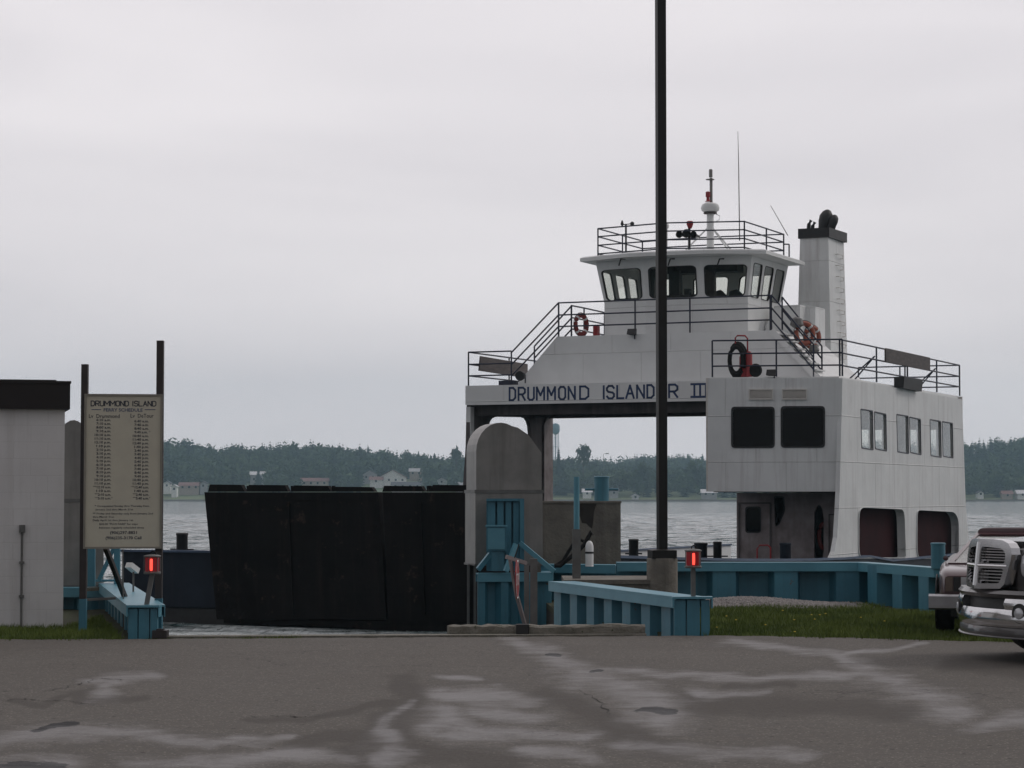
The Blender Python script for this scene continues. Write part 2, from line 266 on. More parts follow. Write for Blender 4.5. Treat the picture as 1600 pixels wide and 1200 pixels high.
# ------------------------------------------------------------------ mesh builders
def wloc(p):
    v = Vector((0,0,0))
    while p is not None: v += p.location; p = p.parent
    return v
class MB:
    def __init__(s): s.v = []; s.f = []
    def add(s, vs, fs):
        o = len(s.v); s.v += [tuple(v) for v in vs]; s.f += [tuple(i+o for i in f) for f in fs]; return s
    def hexa(s, b, t):                    # two quads, bottom and top
        return s.add(list(b)+list(t), [(3,2,1,0),(4,5,6,7),(0,1,5,4),(1,2,6,5),(2,3,7,6),(3,0,4,7)])
    def box(s, x0, x1, y0, y1, z0, z1):
        return s.hexa([(x0,y0,z0),(x1,y0,z0),(x1,y1,z0),(x0,y1,z0)], [(x0,y0,z1),(x1,y0,z1),(x1,y1,z1),(x0,y1,z1)])
    def bar(s, p, q, wx, wy=None, up=(0,0,1)):  # rectangular bar from p to q
        p = Vector(p); q = Vector(q); d = (q-p).normalized(); wy = wy or wx
        u = Vector(up); a = d.cross(u)
        if a.length < 1e-3: a = d.cross(Vector((1,0,0)))
        a.normalize(); b = a.cross(d).normalized(); a = a*wx/2; b = b*wy/2
        return s.hexa([p-a-b, p+a-b, p+a+b, p-a+b], [q-a-b, q+a-b, q+a+b, q-a+b])
    def tube(s, pts, r, n=8, closed=False, caps=True):
        pts = [Vector(p) for p in pts]; k = len(pts); rs = r if isinstance(r, (list, tuple)) else [r]*k; ring = []
        for i, p in enumerate(pts):
            if closed: d = pts[(i+1)%k]-pts[i-1]
            else: d = pts[min(i+1,k-1)]-pts[max(i-1,0)]
            d.normalize(); u = Vector((0,0,1)) if abs(d.z) < .95 else Vector((1,0,0))
            a = d.cross(u).normalized(); b = d.cross(a)
            ring.append([p+a*math.cos(2*PI*j/n)*rs[i]+b*math.sin(2*PI*j/n)*rs[i] for j in range(n)])
        o = len(s.v)
        for rg in ring: s.v += [tuple(v) for v in rg]
        for i in range(k if closed else k-1):
            i2 = (i+1) % k
            for j in range(n):
                j2 = (j+1) % n; s.f.append((o+i*n+j, o+i*n+j2, o+i2*n+j2, o+i2*n+j))
        if caps and not closed: s.f.append(tuple(o+j for j in range(n))); s.f.append(tuple(o+(k-1)*n+j for j in reversed(range(n))))
        return s
    def lathe(s, c, prof, n=16, axis=(0,0,1)):   # prof: (radius, height)
        c = Vector(c); ax = Vector(axis).normalized(); u = Vector((0,0,1)) if abs(ax.z) < .9 else Vector((1,0,0)); a = ax.cross(u).normalized(); b = ax.cross(a)
        return s.loft([[c+ax*h+a*math.cos(2*PI*j/n)*r+b*math.sin(2*PI*j/n)*r for j in range(n)] for r, h in prof])
    def loft(s, rings, caps=True, closed=True):
        n = len(rings[0]); o = len(s.v)
        for rg in rings: s.v += [tuple(v) for v in rg]
        for i in range(len(rings)-1):
            for j in range(n if closed else n-1):
                j2 = (j+1) % n; s.f.append((o+i*n+j, o+i*n+j2, o+(i+1)*n+j2, o+(i+1)*n+j))
        if caps: s.f.append(tuple(o+j for j in reversed(range(n)))); s.f.append(tuple(o+(len(rings)-1)*n+j for j in range(n)))
        return s
    def plate(s, outer, holes, fn, t, t0=0.0):    # flat outline with holes, fn(a,b,depth) -> point
        loops = [list(outer)]+[list(h) for h in holes]
        allp = [p for lp in loops for p in lp]; m = len(allp)
        tr = tessellate_polygon([[Vector((p[0], p[1], 0)) for p in lp] for lp in loops])
        o = len(s.v); s.v += [tuple(fn(p[0], p[1], t0)) for p in allp]; s.v += [tuple(fn(p[0], p[1], t0+t)) for p in allp]
        for f in tr: s.f.append(tuple(o+i for i in f)); s.f.append(tuple(o+m+i for i in reversed(f)))
        k = 0
        for lp in loops:
            L_ = len(lp)
            for i in range(L_):
                a, b = k+i, k+(i+1) % L_; s.f.append((o+a, o+b, o+m+b, o+m+a))
            k += L_
        return s
    def build(s, name, mat, parent=None, smooth=False, label=None):
        me = bpy.data.meshes.new(name); off = wloc(parent) if parent else Vector((0,0,0))
        me.from_pydata([(a-off.x, b-off.y, c-off.z) for a, b, c in s.v], [], s.f)
        if isinstance(mat, str): mat = M[mat]
        me.materials.append(mat)
        import bmesh
        bm = bmesh.new(); bm.from_mesh(me); bmesh.ops.recalc_face_normals(bm, faces=bm.faces); bm.to_mesh(me); bm.free()
        if smooth:
            me.polygons.foreach_set('use_smooth', [True]*len(me.polygons)); me.update()
            try: me.set_sharp_from_angle(angle=R(38))
            except Exception: pass
        o = bpy.data.objects.new(name, me); col.objects.link(o); o.parent = parent
        if label: o['label'] = label
        return o
def tag(o, label, cat, group=None, kind=None):
    if label: o['label'] = label
    if cat: o['category'] = cat
    if group: o['group'] = group
    if kind: o['kind'] = kind
    return o
def thing(name, loc, label, cat, group=None):
    o = bpy.data.objects.new(name, None); o.empty_display_size = .2; col.objects.link(o); o.location = loc; return tag(o, label, cat, group)
def struct(o): o['kind'] = 'structure'; return o
def copy_tree(o, parent=None):
    c = o.copy(); col.objects.link(c); c.parent = parent
    for ch in list(o.children): copy_tree(ch, c)
    return c
def rrect(x0, y0, x1, y1, r, n=4):
    P = []
    for cx, cy, a0 in ((x1-r, y1-r, 0), (x0+r, y1-r, 90), (x0+r, y0+r, 180), (x1-r, y0+r, 270)):
        for i in range(n+1): a = R(a0+90*i/n); P.append((cx+r*math.cos(a), cy+r*math.sin(a)))
    return P
def quadr(pts, r, n=4):                   # round the corners of any polygon
    P = []; k = len(pts)
    for i in range(k):
        p0, p1, p2 = Vector(pts[i-1][:2]), Vector(pts[i][:2]), Vector(pts[(i+1) % k][:2])
        a = p1+(p0-p1).normalized()*min(r, (p0-p1).length*.45); b = p1+(p2-p1).normalized()*min(r, (p2-p1).length*.45)
        for j in range(n+1):
            t = j/n; q = a*(1-t)**2+p1*2*t*(1-t)+b*t*t; P.append((q.x, q.y))
    return P
def text2d(s, bold=0.0, space=1.0):
    c = bpy.data.curves.new('t', 'FONT'); c.body = s; c.resolution_u = 2; c.offset = bold; c.space_character = space
    o = bpy.data.objects.new('t', c); col.objects.link(o); dg = bpy.context.evaluated_depsgraph_get(); dg.update()
    me = bpy.data.meshes.new_from_object(o.evaluated_get(dg)); vs = [(v.co.x, v.co.y) for v in me.vertices]; fs = [tuple(p.vertices) for p in me.polygons]
    bpy.data.objects.remove(o); bpy.data.curves.remove(c); bpy.data.meshes.remove(me); return vs, fs
def put_text(mb, s, x0, x1, y0, y1, fn, d, bold=0.0, space=1.0, capref=True):
    """lay the line between x0..x1, capitals y0..y1, on the surface fn(a,b,depth)"""
    vs, fs = text2d(s, bold, space)
    if not vs: return
    mnx = min(v[0] for v in vs); mxx = max(v[0] for v in vs); H = .70
    mb.add([fn(x0+(vx-mnx)/(mxx-mnx)*(x1-x0), y0+vy/H*(y1-y0), d) for vx, vy in vs], fs)
STK = {'D': [[(0,0),(0,1),(.62,1),(1,.8),(1,.2),(.62,0),(0,0)]], 'R': [[(0,0),(0,1),(.7,1),(1,.85),(1,.6),(.7,.46),(0,.46)], [(.5,.46),(1,0)]], 'U': [[(0,1),(0,.15),(.25,0),(.75,0),(1,.15),(1,1)]],
 'M': [[(0,0),(0,1),(.5,.35),(1,1),(1,0)]], 'O': [[(.25,0),(0,.18),(0,.82),(.25,1),(.75,1),(1,.82),(1,.18),(.75,0),(.25,0)]], 'N': [[(0,0),(0,1),(1,0),(1,1)]], 'I': [[(.5,0),(.5,1)]],
 'S': [[(1,.82),(.75,1),(.25,1),(0,.82),(0,.66),(.2,.53),(.8,.46),(1,.34),(1,.17),(.75,0),(.25,0),(0,.17)]], 'L': [[(0,1),(0,0),(1,0)]], 'A': [[(0,0),(.5,1),(1,0)], [(.2,.36),(.8,.36)]], 'E': [[(1,1),(0,1),(0,0),(1,0)], [(0,.52),(.8,.52)]]}
# ------------------------------------------------------------------ the ground, water, far shore
WZ = -1.25
EDGE = [(-60,24.8),(-4.3,25.9),(-3.3,26.0),(1.4,26.45),(2.3,26.6),(3.6,26.2),(5.0,25.5),(8,24.2),(60,12)]
def edge(x): return float(np.interp(x, [e[0] for e in EDGE], [e[1] for e in EDGE]))
def seg(X, Y, pts, rad):
    d = np.full(X.shape, 9e9)
    for (a, b, ra), (c, e, rb) in zip(pts[:-1], pts[1:]):
        ux, uy = c-a, e-b; LL = ux*ux+uy*uy+1e-9; t = np.clip(((X-a)*ux+(Y-b)*uy)/LL, 0, 1)
        r = ra+(rb-ra)*t; dd = np.hypot(X-(a+ux*t), Y-(b+uy*t))/r; d = np.minimum(d, dd)
    return np.clip(1.0-d*.42, 0, 1)
def gp(x, y): p = atz(x, y, 0); return p.x, p.y
def np_mesh(name, v, f, mat):
    me = bpy.data.meshes.new(name); v = np.ascontiguousarray(v, dtype=np.float32); f = np.ascontiguousarray(f, dtype=np.int32); k = f.shape[1]
    me.vertices.add(len(v)); me.vertices.foreach_set('co', v.reshape(-1)); me.loops.add(f.size); me.loops.foreach_set('vertex_index', f.reshape(-1))
    me.polygons.add(len(f)); me.polygons.foreach_set('loop_start', np.arange(0, f.size, k, dtype=np.int32)); me.polygons.foreach_set('loop_total', np.full(len(f), k, dtype=np.int32))
    me.update(calc_edges=True); me.materials.append(mat); o = bpy.data.objects.new(name, me); col.objects.link(o); return o
def asphalt():
    xs = np.concatenate([np.linspace(-60,-6.6,24), np.arange(-6.5,6.51,.04), np.linspace(6.6,60,24)])
    ypx = np.linspace(1235, 1003, 210); Yr = EYE*FPX/(ypx-776.)
    v = np.concatenate([np.linspace(-20, Yr[0]-.3, 14), Yr, [99]])
    E = np.interp(xs, [e[0] for e in EDGE], [e[1] for e in EDGE])
    E = E+(.035*np.sin(xs*5.1)+.03*np.sin(xs*13.7+1)+.02*np.sin(xs*29))*(np.abs(xs) < 12)
    X = np.repeat(xs[None, :], len(v), 0); Y = v[:, None]+0*X; f0 = np.clip((Y-15)/10.6, 0, 1); Y = np.minimum(np.where(Y > 15, 15+(Y-15)*(E[None]-15)/(25.75-15), Y), E[None]); Y[-1] = E; Z = 0*X
    Pq = 800+X/np.maximum(Y, 1)*FPX; Qq = 776+EYE*FPX/np.maximum(Y, 5)          # where each spot shows in the photograph, to trace stains, wet sheen and truck shade onto the lot
    wx = 14*np.sin(Pq*.013+Qq*.05)+8*np.sin(Pq*.031-Qq*.09+2)+5*np.sin(Pq*.071+Qq*.13); wy = 3.0*np.sin(Pq*.017+1+Qq*.02)+2.0*np.sin(Pq*.043+Qq*.07)+1.2*np.sin(Pq*.09-1)
    U = Pq+wx; W_ = (Qq+wy)*2.6
    def trace(lines, soft=.6):
        m = np.zeros(X.shape)
        for pl in lines:
            for (a, b, ra), (c, e, rb) in zip(pl[:-1], pl[1:]):
                b2, e2 = b*2.6, e*2.6; ux, uy = c-a, e2-b2; LL = ux*ux+uy*uy+1e-9; t = np.clip(((U-a)*ux+(W_-b2)*uy)/LL, 0, 1)
                d = np.hypot(U-(a+ux*t), W_-(b2+uy*t))/(ra+(rb-ra)*t); m = np.maximum(m, np.clip((1.85-d)/1.6, 0, 1))
        return m
    wet = trace([[(790,1000,22),(845,1018,30),(905,1042,38),(960,1072,50),(1010,1108,60),(1060,1125,40)], [(930,1046,16),(1080,1056,18),(1240,1054,16),(1350,1052,26)],
        [(1150,1003,16),(1240,1011,16),(1310,1026,20),(1355,1048,34),(1425,1080,46),(1485,1112,44)], [(1310,1020,8),(1390,1013,10),(1450,1006,10)],
        [(700,1082,34),(770,1088,50),(830,1090,26)], [(700,1105,36),(705,1140,38),(770,1142,44),(850,1146,30),(930,1152,22)], [(780,1110,40),(820,1120,30)], [(668,1057,9),(742,1057,10)],
        [(640,1095,14),(618,1130,20),(592,1195,26)], [(330,1154,18),(400,1152,26),(465,1150,14)], [(-20,1150,34),(70,1148,46),(170,1142,34),(260,1150,30),(330,1160,24)],
        [(-20,1195,40),(90,1196,44)], [(200,1190,26),(330,1185,34),(470,1180,34),(540,1184,24)], [(120,1058,14),(180,1060,34),(240,1060,14)], [(150,1072,22),(165,1090,22)],
        [(990,1160,26),(1100,1172,30),(1240,1180,26)], [(820,1168,22),(930,1182,28)], [(1540,1130,30),(1610,1120,40)], [(1080,1080,20),(1190,1078,14)]], .9)
    dark = trace([[(620,1062,26),(640,1100,40),(610,1150,40),(560,1195,40)], [(860,1080,34),(905,1110,36),(960,1140,40),(1040,1165,40)], [(380,1122,10),(470,1120,14),(560,1112,16),(600,1100,18)], [(1080,1095,40),(1250,1102,44),(1400,1112,30)],
        [(110,1078,14),(140,1095,14),(240,1090,12)], [(0,1092,10),(60,1096,12),(130,1072,8)], [(640,1170,44),(800,1192,40)], [(1120,1066,14),(1250,1068,12)], [(1500,1037,30),(1640,1040,50)], [(470,1165,20),(560,1150,30)]], 1.2)  # damp patches, plus a stroke painting the shadow under the pickup nose
    hole = trace([[(1000,1111,10),(1040,1108,13)], [(86,1138,8),(100,1134,10),(122,1130,9)], [(838,1021,6),(872,1022,6)], [(936,1048,6),(956,1048,6)], [(20,1200,30),(60,1198,26)]], .9)
    ny, nx = X.shape; idx = np.arange(nx*ny).reshape(ny, nx)
    f = np.stack([idx[:-1,:-1], idx[:-1,1:], idx[1:,1:], idx[1:,:-1]], -1).reshape(-1, 4)
    o = np_mesh('asphalt_lot', np.stack([X, Y, Z], -1).reshape(-1, 3), f, M['asphalt'])
    for nm, arr in (('wet', wet), ('hole', hole), ('damp', dark)):
        a = o.data.attributes.new(nm, 'FLOAT', 'POINT'); a.data.foreach_set('value', arr.reshape(-1).astype(np.float32))
    return struct(o)
asphalt()
LAND = [(-60,-40),(60,-40),(60,33.5),(14,32.2),(5.9,32.55),(5.22,35.25),(1.6,35.25),(.62,36.9),(.5,35.7),(.66,31.8),(2.0,26.75),(-4.05,26.2),(-5.6,33.2),(-6.2,36.5),(-60,40)]
mb = MB(); mb.plate(LAND, [], lambda a, b, t: Vector((a, b, -.03-t)), .08); struct(mb.build('ground', 'soil'))
mb = MB(); mb.plate(LAND, [], lambda a, b, t: Vector((a, b, -.112-t)), 2.4); struct(mb.build('pit_wall', 'stain'))  # shade down in the pit is put into this dark colour
def water():
    ys = [30.]
    while ys[-1] < 420: ys.append(ys[-1]*1.0058+.02)
    ys = np.array([-400.]+ys+[1500.]); cols = np.linspace(-1, 1, 430)
    Yg = np.repeat(ys[:, None], len(cols)+2, 1); hw = .235*np.clip(ys, 30, 1500)+5
    Xg = np.concatenate([np.full((len(ys), 1), -1850.), cols[None]*hw[:, None], np.full((len(ys), 1), 1850.)], 1); H = 0*Xg
    r_ = np.random.default_rng(11)
    for k in range(70):
        lam = .7*(9/.7)**r_.random(); th = r_.normal(1.35, .75); kx, ky = 2*PI/lam*math.cos(th), 2*PI/lam*math.sin(th); ph_ = r_.uniform(0, 6.28)
        H += lam*.0042*np.sin(kx*Xg+ky*Yg+ph_)*np.clip(1.4-Yg*.0058/lam*1.3, 0, 1)
    H *= (np.abs(Xg) < 1500)*(.12+.73*np.clip((Yg-50)/14, 0, 1))*np.clip((420-Yg)/120, 0, 1)
    idx = np.arange(Xg.size).reshape(Xg.shape); f = np.stack([idx[:-1,:-1], idx[:-1,1:], idx[1:,1:], idx[1:,:-1]], -1).reshape(-1, 4)
    o = np_mesh('water', np.stack([Xg, Yg, WZ+H], -1).reshape(-1, 3), f, M['water']); o.data.polygons.foreach_set('use_smooth', np.ones(len(o.data.polygons), dtype=bool)); struct(o)
water()
# kerb along the pit edge, three concrete kerb blocks on it
mb = MB(); mb.hexa([(-3.95,26.06,-.5),(1.5,26.52,-.5),(1.5,26.78,-.5),(-3.95,26.32,-.5)], [(-3.95,26.06,.018),(1.5,26.52,.018),(1.5,26.78,.018),(-3.95,26.32,.018)]); struct(mb.build('kerb', 'concl'))
def lump(mb, c0, c1, w_, z0, z1, rough=.012, n=10):   # worn concrete bar
    c0 = Vector(c0); c1 = Vector(c1); d = (c1-c0); nrm = Vector((-d.y, d.x)).normalized(); rings = []
    for i in range(n+1):
        p = c0+d*i/n; ring = []
        for a, z in ((-1,z0),(-1,z0+(z1-z0)*.8),(-.78,z1),(.78,z1),(1,z0+(z1-z0)*.8),(1,z0)):
            q = p+nrm*(a*w_/2+random.uniform(-1,1)*rough); ring.append((q.x, q.y, z+(random.uniform(-1,1)*rough if z > z0 else 0)))
        rings.append(ring)
    mb.loft(rings)
for (xa, xb, lab) in ((700, 806, 'weathered concrete kerb block at the pit edge, below the grey rounded hood'), (826, 1006, 'weathered concrete kerb block in front of the blue piling, right of the two grey posts')):
    a = atz(xa, 991, 0); b = atz(xb, 992.5, 0); a.y = 26.62; b.y = 26.72; a.x = (xa-800)/FPX*26.6; b.x = (xb-800)/FPX*26.7
    mb = MB(); lump(mb, a.xy, b.xy, .17, .02, .115); tag(mb.build('kerb_block', 'concl'), lab, 'kerb block', 'concrete kerb blocks along the pit edge')
mb = MB(); mb.box(-3.94,-3.78,26.02,26.2,0,.085); mb.box(-3.9,-3.82,26.05,26.15,.085,.1); tag(mb.build('timber_block', 'dpost'), 'small dark block on the ground at the foot of the left blue piling', 'block')
mb = MB(); mb.box(.045,.185,26.5,26.66,.02,.125); tag(mb.build('timber_block', 'black'), 'small black block between the two concrete kerb blocks, below the stop paddle', 'block')
# cracks in the asphalt, traced from the photograph
r_ = random.Random(5)
for cr_ in ([(60,1082),(95,1076),(130,1068),(160,1060),(215,1064)], [(0,1096),(35,1092),(60,1096),(100,1095),(150,1104)], [(380,1121),(430,1119),(480,1121),(540,1113)], [(905,1078),(940,1100),(955,1125)]):
    P_ = []
    for (a, b), (c, d) in zip(cr_[:-1], cr_[1:]):
        for k in range(9): q = atz(a+(c-a)*k/9, b+(d-b)*k/9, 0); P_.append((q.x+r_.uniform(-.035,.035), q.y+r_.uniform(-.05,.05)))
    mb = MB(); n_ = len(P_)
    for k, (x, y) in enumerate(P_):
        w_ = r_.uniform(.003,.011)*(1 if 2 < k < n_-3 else .4); mb.v += [(x-w_*.5,y-w_,.004),(x+w_*.5,y+w_,.004)]
    mb.f = [(2*k,2*k+1,2*k+3,2*k+2) for k in range(n_-1)]
    struct(mb.build('pavement_crack', 'stain'))
# ------------------------------------------------------------------ sheet pile walls
def off_poly(pts, d):
    r = []
    for i, p in enumerate(pts):
        a = Vector(pts[max(i-1,0)]); b = Vector(pts[min(i+1,len(pts)-1)]); t = (b-a).normalized(); r.append(Vector(p)+Vector((-t.y, t.x))*d)
    return r
def pile_wall(name, pts, zt, zb, pitch, depth, label, cw=.36, lip=.11, flat=.5, mat='teal', capmat='tealcap', group='blue sheet pile walls', cap=True, side=1):
    root = thing(name, (pts[0][0], pts[0][1], 0), label, 'piling', group); V = [Vector(p) for p in pts]
    path = []
    for a, b in zip(V[:-1], V[1:]):
        d = b-a; Ln = d.length; t = d/Ln; nrm = Vector((-t.y, t.x)); k = max(1, round(Ln/pitch)); p = Ln/k
        for i in range(k):
            s0 = i*p; w1 = p*flat-.07; sl = .07
            for s_, o_ in ((0, 0), (w1, 0), (w1+sl, 1), (p-sl, 1)): path.append(a+t*(s0+s_)+nrm*((o_-.5)*depth*side))
    path.append(V[-1])
    mb = MB(); outl = [tuple(q) for q in path]; back = off_poly([tuple(q) for q in path], .022)
    rb = []
    for z in (zb, zt): rb.append([(q.x, q.y, z) for q in path]+[(q.x, q.y, z) for q in reversed(back)])
    mb.loft(rb); mb.build('corrugated_piling', mat, root)
    if cap:
        mb = MB(); A = off_poly(pts, cw/2); B = off_poly(pts, -cw/2)
        for i in range(len(pts)-1):
            a0, a1, b0, b1 = A[i], A[i+1], B[i], B[i+1]
            mb.hexa([(a0.x,a0.y,zt),(a1.x,a1.y,zt),(b1.x,b1.y,zt),(b0.x,b0.y,zt)], [(a0.x,a0.y,zt+.02),(a1.x,a1.y,zt+.02),(b1.x,b1.y,zt+.02),(b0.x,b0.y,zt+.02)])
            A2 = off_poly(pts, cw/2-.012); B2 = off_poly(pts, -cw/2+.012)
            for P_, Q_ in ((A, A2), (B, B2)):
                mb.hexa([(P_[i].x,P_[i].y,zt-lip),(P_[i+1].x,P_[i+1].y,zt-lip),(Q_[i+1].x,Q_[i+1].y,zt-lip),(Q_[i].x,Q_[i].y,zt-lip)], [(P_[i].x,P_[i].y,zt-.002),(P_[i+1].x,P_[i+1].y,zt-.002),(Q_[i+1].x,Q_[i+1].y,zt-.002),(Q_[i].x,Q_[i].y,zt-.002)])
        mb.build('cap_channel', capmat, root)
    return root
CT = .40
wr = pile_wall('sheet_pile_wall', [(2.02,26.85),(.66,31.8)], CT, -2.4, .74, .2, 'low blue corrugated piling with a pale cap running back from the right red lamp')
wl = pile_wall('sheet_pile_wall', [(-4.05,26.3),(-5.55,33.1)], .33, -2.4, .74, .2, 'short blue corrugated piling with a wet cap under the ferry schedule sign', cw=.42)
# end boxes under the lamps
for root, cx, cy, zt, wd in ((wr, 2.02, 26.72, CT, .40), (wl, -4.06, 26.18, .33, .32)):
    mb = MB(); mb.tube([(cx-wd*.42, cy, -.4), (cx-wd*.42, cy, zt-.02)], .012, 6)
    for a, b in ((-.5, -.18), (-.14, .22), (.26, .5)): mb.hexa([(cx+wd*a,cy-.05,-.4),(cx+wd*b,cy-.05,-.4),(cx+wd*b,cy+.03,-.4),(cx+wd*a,cy+.03,-.4)], [(cx+wd*a,cy-.05,zt-.01),(cx+wd*b,cy-.05,zt-.01),(cx+wd*b,cy+.03,zt-.01),(cx+wd*a,cy+.03,zt-.01)])
    mb.build('end_pile', 'teal', root)
    mb = MB(); mb.box(cx-wd*.55, cx+wd*.58, cy-.09, cy+.12, zt+.004, zt+.028); mb.box(cx-wd*.55, cx-wd*.5, cy-.09, cy+.1, zt-.09, zt); mb.box(cx+wd*.54, cx+wd*.58, cy-.09, cy+.1, zt-.10, zt); mb.build('end_cap', 'tealcap', root)
pile_wall('sheet_pile_wall', [(1.55,35.2),(5.2,35.2),(5.85,32.5),(9.5,32.3),(14,32.2)], .56, -2.4, .95, .26, 'long low blue corrugated piling behind the grass, in front of the ferry', flat=.55, side=-1)
pile_wall('sheet_pile_wall', [(.5,36.4),(1.62,36.0)], .50, -2.4, .5, .08, 'short blue piling at the foot of the concrete pier block', flat=.8)
# hoist base box
pile_wall('sheet_pile_wall', [(-.52,35.2),(.52,35.4),(.56,37.0)], .40, -2.4, .36, .14, 'blue corrugated piling box under the electrical cabinet, right of the black ramp', cw=.2)
# far left landing piles
pile_wall('sheet_pile_wall', [(-8.0,33.3),(-5.6,33.3)], .26, -2.4, .5, .14, 'dark blue piling beneath the left hoist hood, half hidden by the white building', flat=.55)
# ------------------------------------------------------------------ hoist hoods
def hood(Y, xl, xe, xr, ytop, ybot, label):
    pe = at(xe, 776, Y); ang = R(13)
    P = VP((pe.x, pe.y), (pe.x+math.cos(ang), pe.y+math.sin(ang)))
    wd = P.pix(xr, 776)[0]; z1 = P.pix(xe, ytop)[1]; z0 = P.pix(xe, ybot)[1]
    root = thing('hoist_hood', (pe.x, pe.y, z0), label, 'hoist hood', 'galvanised hoist hoods')
    H = z1-z0; prof = [(0, z0), (wd, z0), (wd, z0+H*.79)]
    prof += [(wd*.80, z0+H*.915), (wd*.64, z0+H*.965)]
    for i in range(0, 10): a = R(62+118*i/9); prof.append((wd*.37+wd*.37*math.cos(a), z0+H*.80+H*.20*math.sin(a)))
    mid = z0+H*.52
    up = [p for p in prof if p[1] > mid]; lo = [(0, z0), (wd, z0), (wd, mid), (0, mid)]
    f = lambda a, b, t: P.W(a, b, t)
    dp = .72
    mb = MB(); mb.plate([(0, mid), (wd, mid)]+up, [], f, dp); mb.build('upper_shell', 'galv', root, smooth=False)
    mb = MB(); mb.plate([(-.015, z0), (wd+.015, z0), (wd+.015, mid-.01), (-.015, mid-.01)], [], f, dp+.03, -.015)
    mb.build('lower_shell', 'galv', root)
    mb = MB()
    mb.plate([(-.03, mid-.03), (wd+.03, mid-.03), (wd+.03, mid+.02), (-.03, mid+.02)], [], f, dp+.06, -.03); mb.build('seam_flange', 'galvd', root); mb = MB()
    mb.plate([(-.03, z0-.0), (wd+.03, z0-.0), (wd+.03, z0+.03), (-.03, z0+.03)], [], f, dp+.07, -.035)
    mb.build('bottom_flange', 'galvd', root)
    return root, P
hr_, HP = hood(36, 727, 744, 846, 660, 884, 'grey rounded metal hoist hood between the black ramp and the concrete pier block')
hl_, HPl = hood(33.5, 84, 86, 161, 656, 918, 'grey rounded metal hoist hood standing behind the white block building')
# guide column below the right hood
a = at(737, 890, 36.2)
tg = thing('hoist_guide', (a.x, 36.2, -1.4), 'dark grey steel guide column below the left edge of the right hoist hood', 'guide column')
mb = MB(); mb.box(a.x-.07, a.x-.03, 36.1, 36.4, -2, .52); mb.box(a.x+.03, a.x+.07, 36.1, 36.4, -2, .52); mb.build('rail', 'galvd', tg); mb = MB(); mb.box(a.x-.03, a.x+.03, 36.3, 36.4, -2, .5); mb.build('web', 'black', tg)
# blue tower frame and cabinet at the right hood
def P3(x, y, Y): return at(x, y, Y)
tw = thing('hoist_tower', P3(790, 890, 35.5), 'blue steel hoist frame with ribbed panel and splayed braces in front of the grey hood', 'steel frame', 'blue hoist frames')
mb = MB()
for xa, xb in ((762, 774), (777, 787), (790, 799), (802, 811)): 
    p, q = XZ(xa, 784, 35.62), XZ(xb, 892, 35.62); mb.box(p[0], q[0], 35.55, 35.66, q[1], p[1])
p, q = XZ(760, 780, 35.62), XZ(818, 892, 35.62); mb.box(p[0], q[0], 35.67, 35.72, q[1], p[1]); mb.build('ribbed_panel', 'teal', tw)
mb = MB(); p, q = XZ(812, 779, 35.5), XZ(819, 892, 35.5); mb.box(p[0], q[0], 35.45, 35.66, q[1], p[1]); p, q = XZ(760, 779, 35.5), XZ(812, 783, 35.5); mb.box(p[0], q[0], 35.5, 35.66, q[1], p[1]); mb.build('upright', 'teal', tw)
for (x0, y0, x1, y1, Y0) in ((812, 848, 866, 893, 35.45), (766, 866, 747, 890, 35.4), (806, 850, 790, 893, 35.1)):
    mb = MB(); mb.bar(P3(x0, y0, Y0), P3(x1, y1, Y0-.1), .05, .07); mb.build('brace', 'tealcap', tw)
cb = thing('electrical_cabinet', P3(777, 892, 35.2), 'small blue electrical cabinet on a short post, in front of the ribbed blue panel', 'cabinet')
p, q = XZ(760, 823, 35.2), XZ(791, 860, 35.2); mb = MB(); mb.box(p[0], q[0], 35.08, 35.3, q[1], p[1]); mb.build('box', 'teal', cb)
mb = MB(); mb.box(p[0]-.015, q[0]+.015, 35.06, 35.31, p[1]+.001, p[1]+.02); mb.box(p[0]+.02, q[0]-.02, 35.065, 35.079, q[1]+.02, p[1]-.02); mb.build('door', 'tealcap', cb)
p, q = XZ(768, 861, 35.2), XZ(788, 892, 35.2); mb = MB(); mb.box(p[0], q[0], 35.12, 35.26, q[1], p[1]); mb.build('post', 'teal', cb)
tl = thing('hoist_tower', P3(150, 915, 33), 'blue steel hoist frame with crossed braces seen below the schedule sign', 'steel frame', 'blue hoist frames')
mb = MB(); mb.bar(P3(143,850,33.0), P3(143,916,33.0), .06, .1); mb.build('upright', 'teal', tl)
mb = MB(); mb.bar(P3(183,850,32.6), P3(183,914,32.6), .06, .08); mb.build('upright', 'teal', tl)
for (x0,y0,x1,y1) in ((180,852,155,906),): mb = MB(); mb.bar(P3(x0,y0,32.7), P3(x1,y1,32.7), .055, .05); mb.build('brace', 'teal', tl)
mb = MB(); mb.bar(P3(150,907,32.8), P3(186,907,32.8), .12, .03); mb.build('base_beam', 'tealcap', tl)
mb = MB(); mb.bar(P3(132,921,32.9), P3(172,919,32.9), .1, .05); mb.build('deck_beam', 'concl', tl)
# floodlight on the left cap
p = P3(206, 892, 30.0); fl = thing('floodlight', (p.x, 30, .33), 'small white floodlight on a thin stalk on the left piling cap', 'floodlight')
mb = MB(); mb.tube([(p.x+.02,30,.33),(p.x+.02,30,.6)], .012); mb.build('stalk', 'galvd', fl); mb = MB(); mb.bar((p.x-.03,29.93,.69),(p.x+.05,30.05,.61), .1, .07); mb.build('lamp_head', 'pilot', fl)
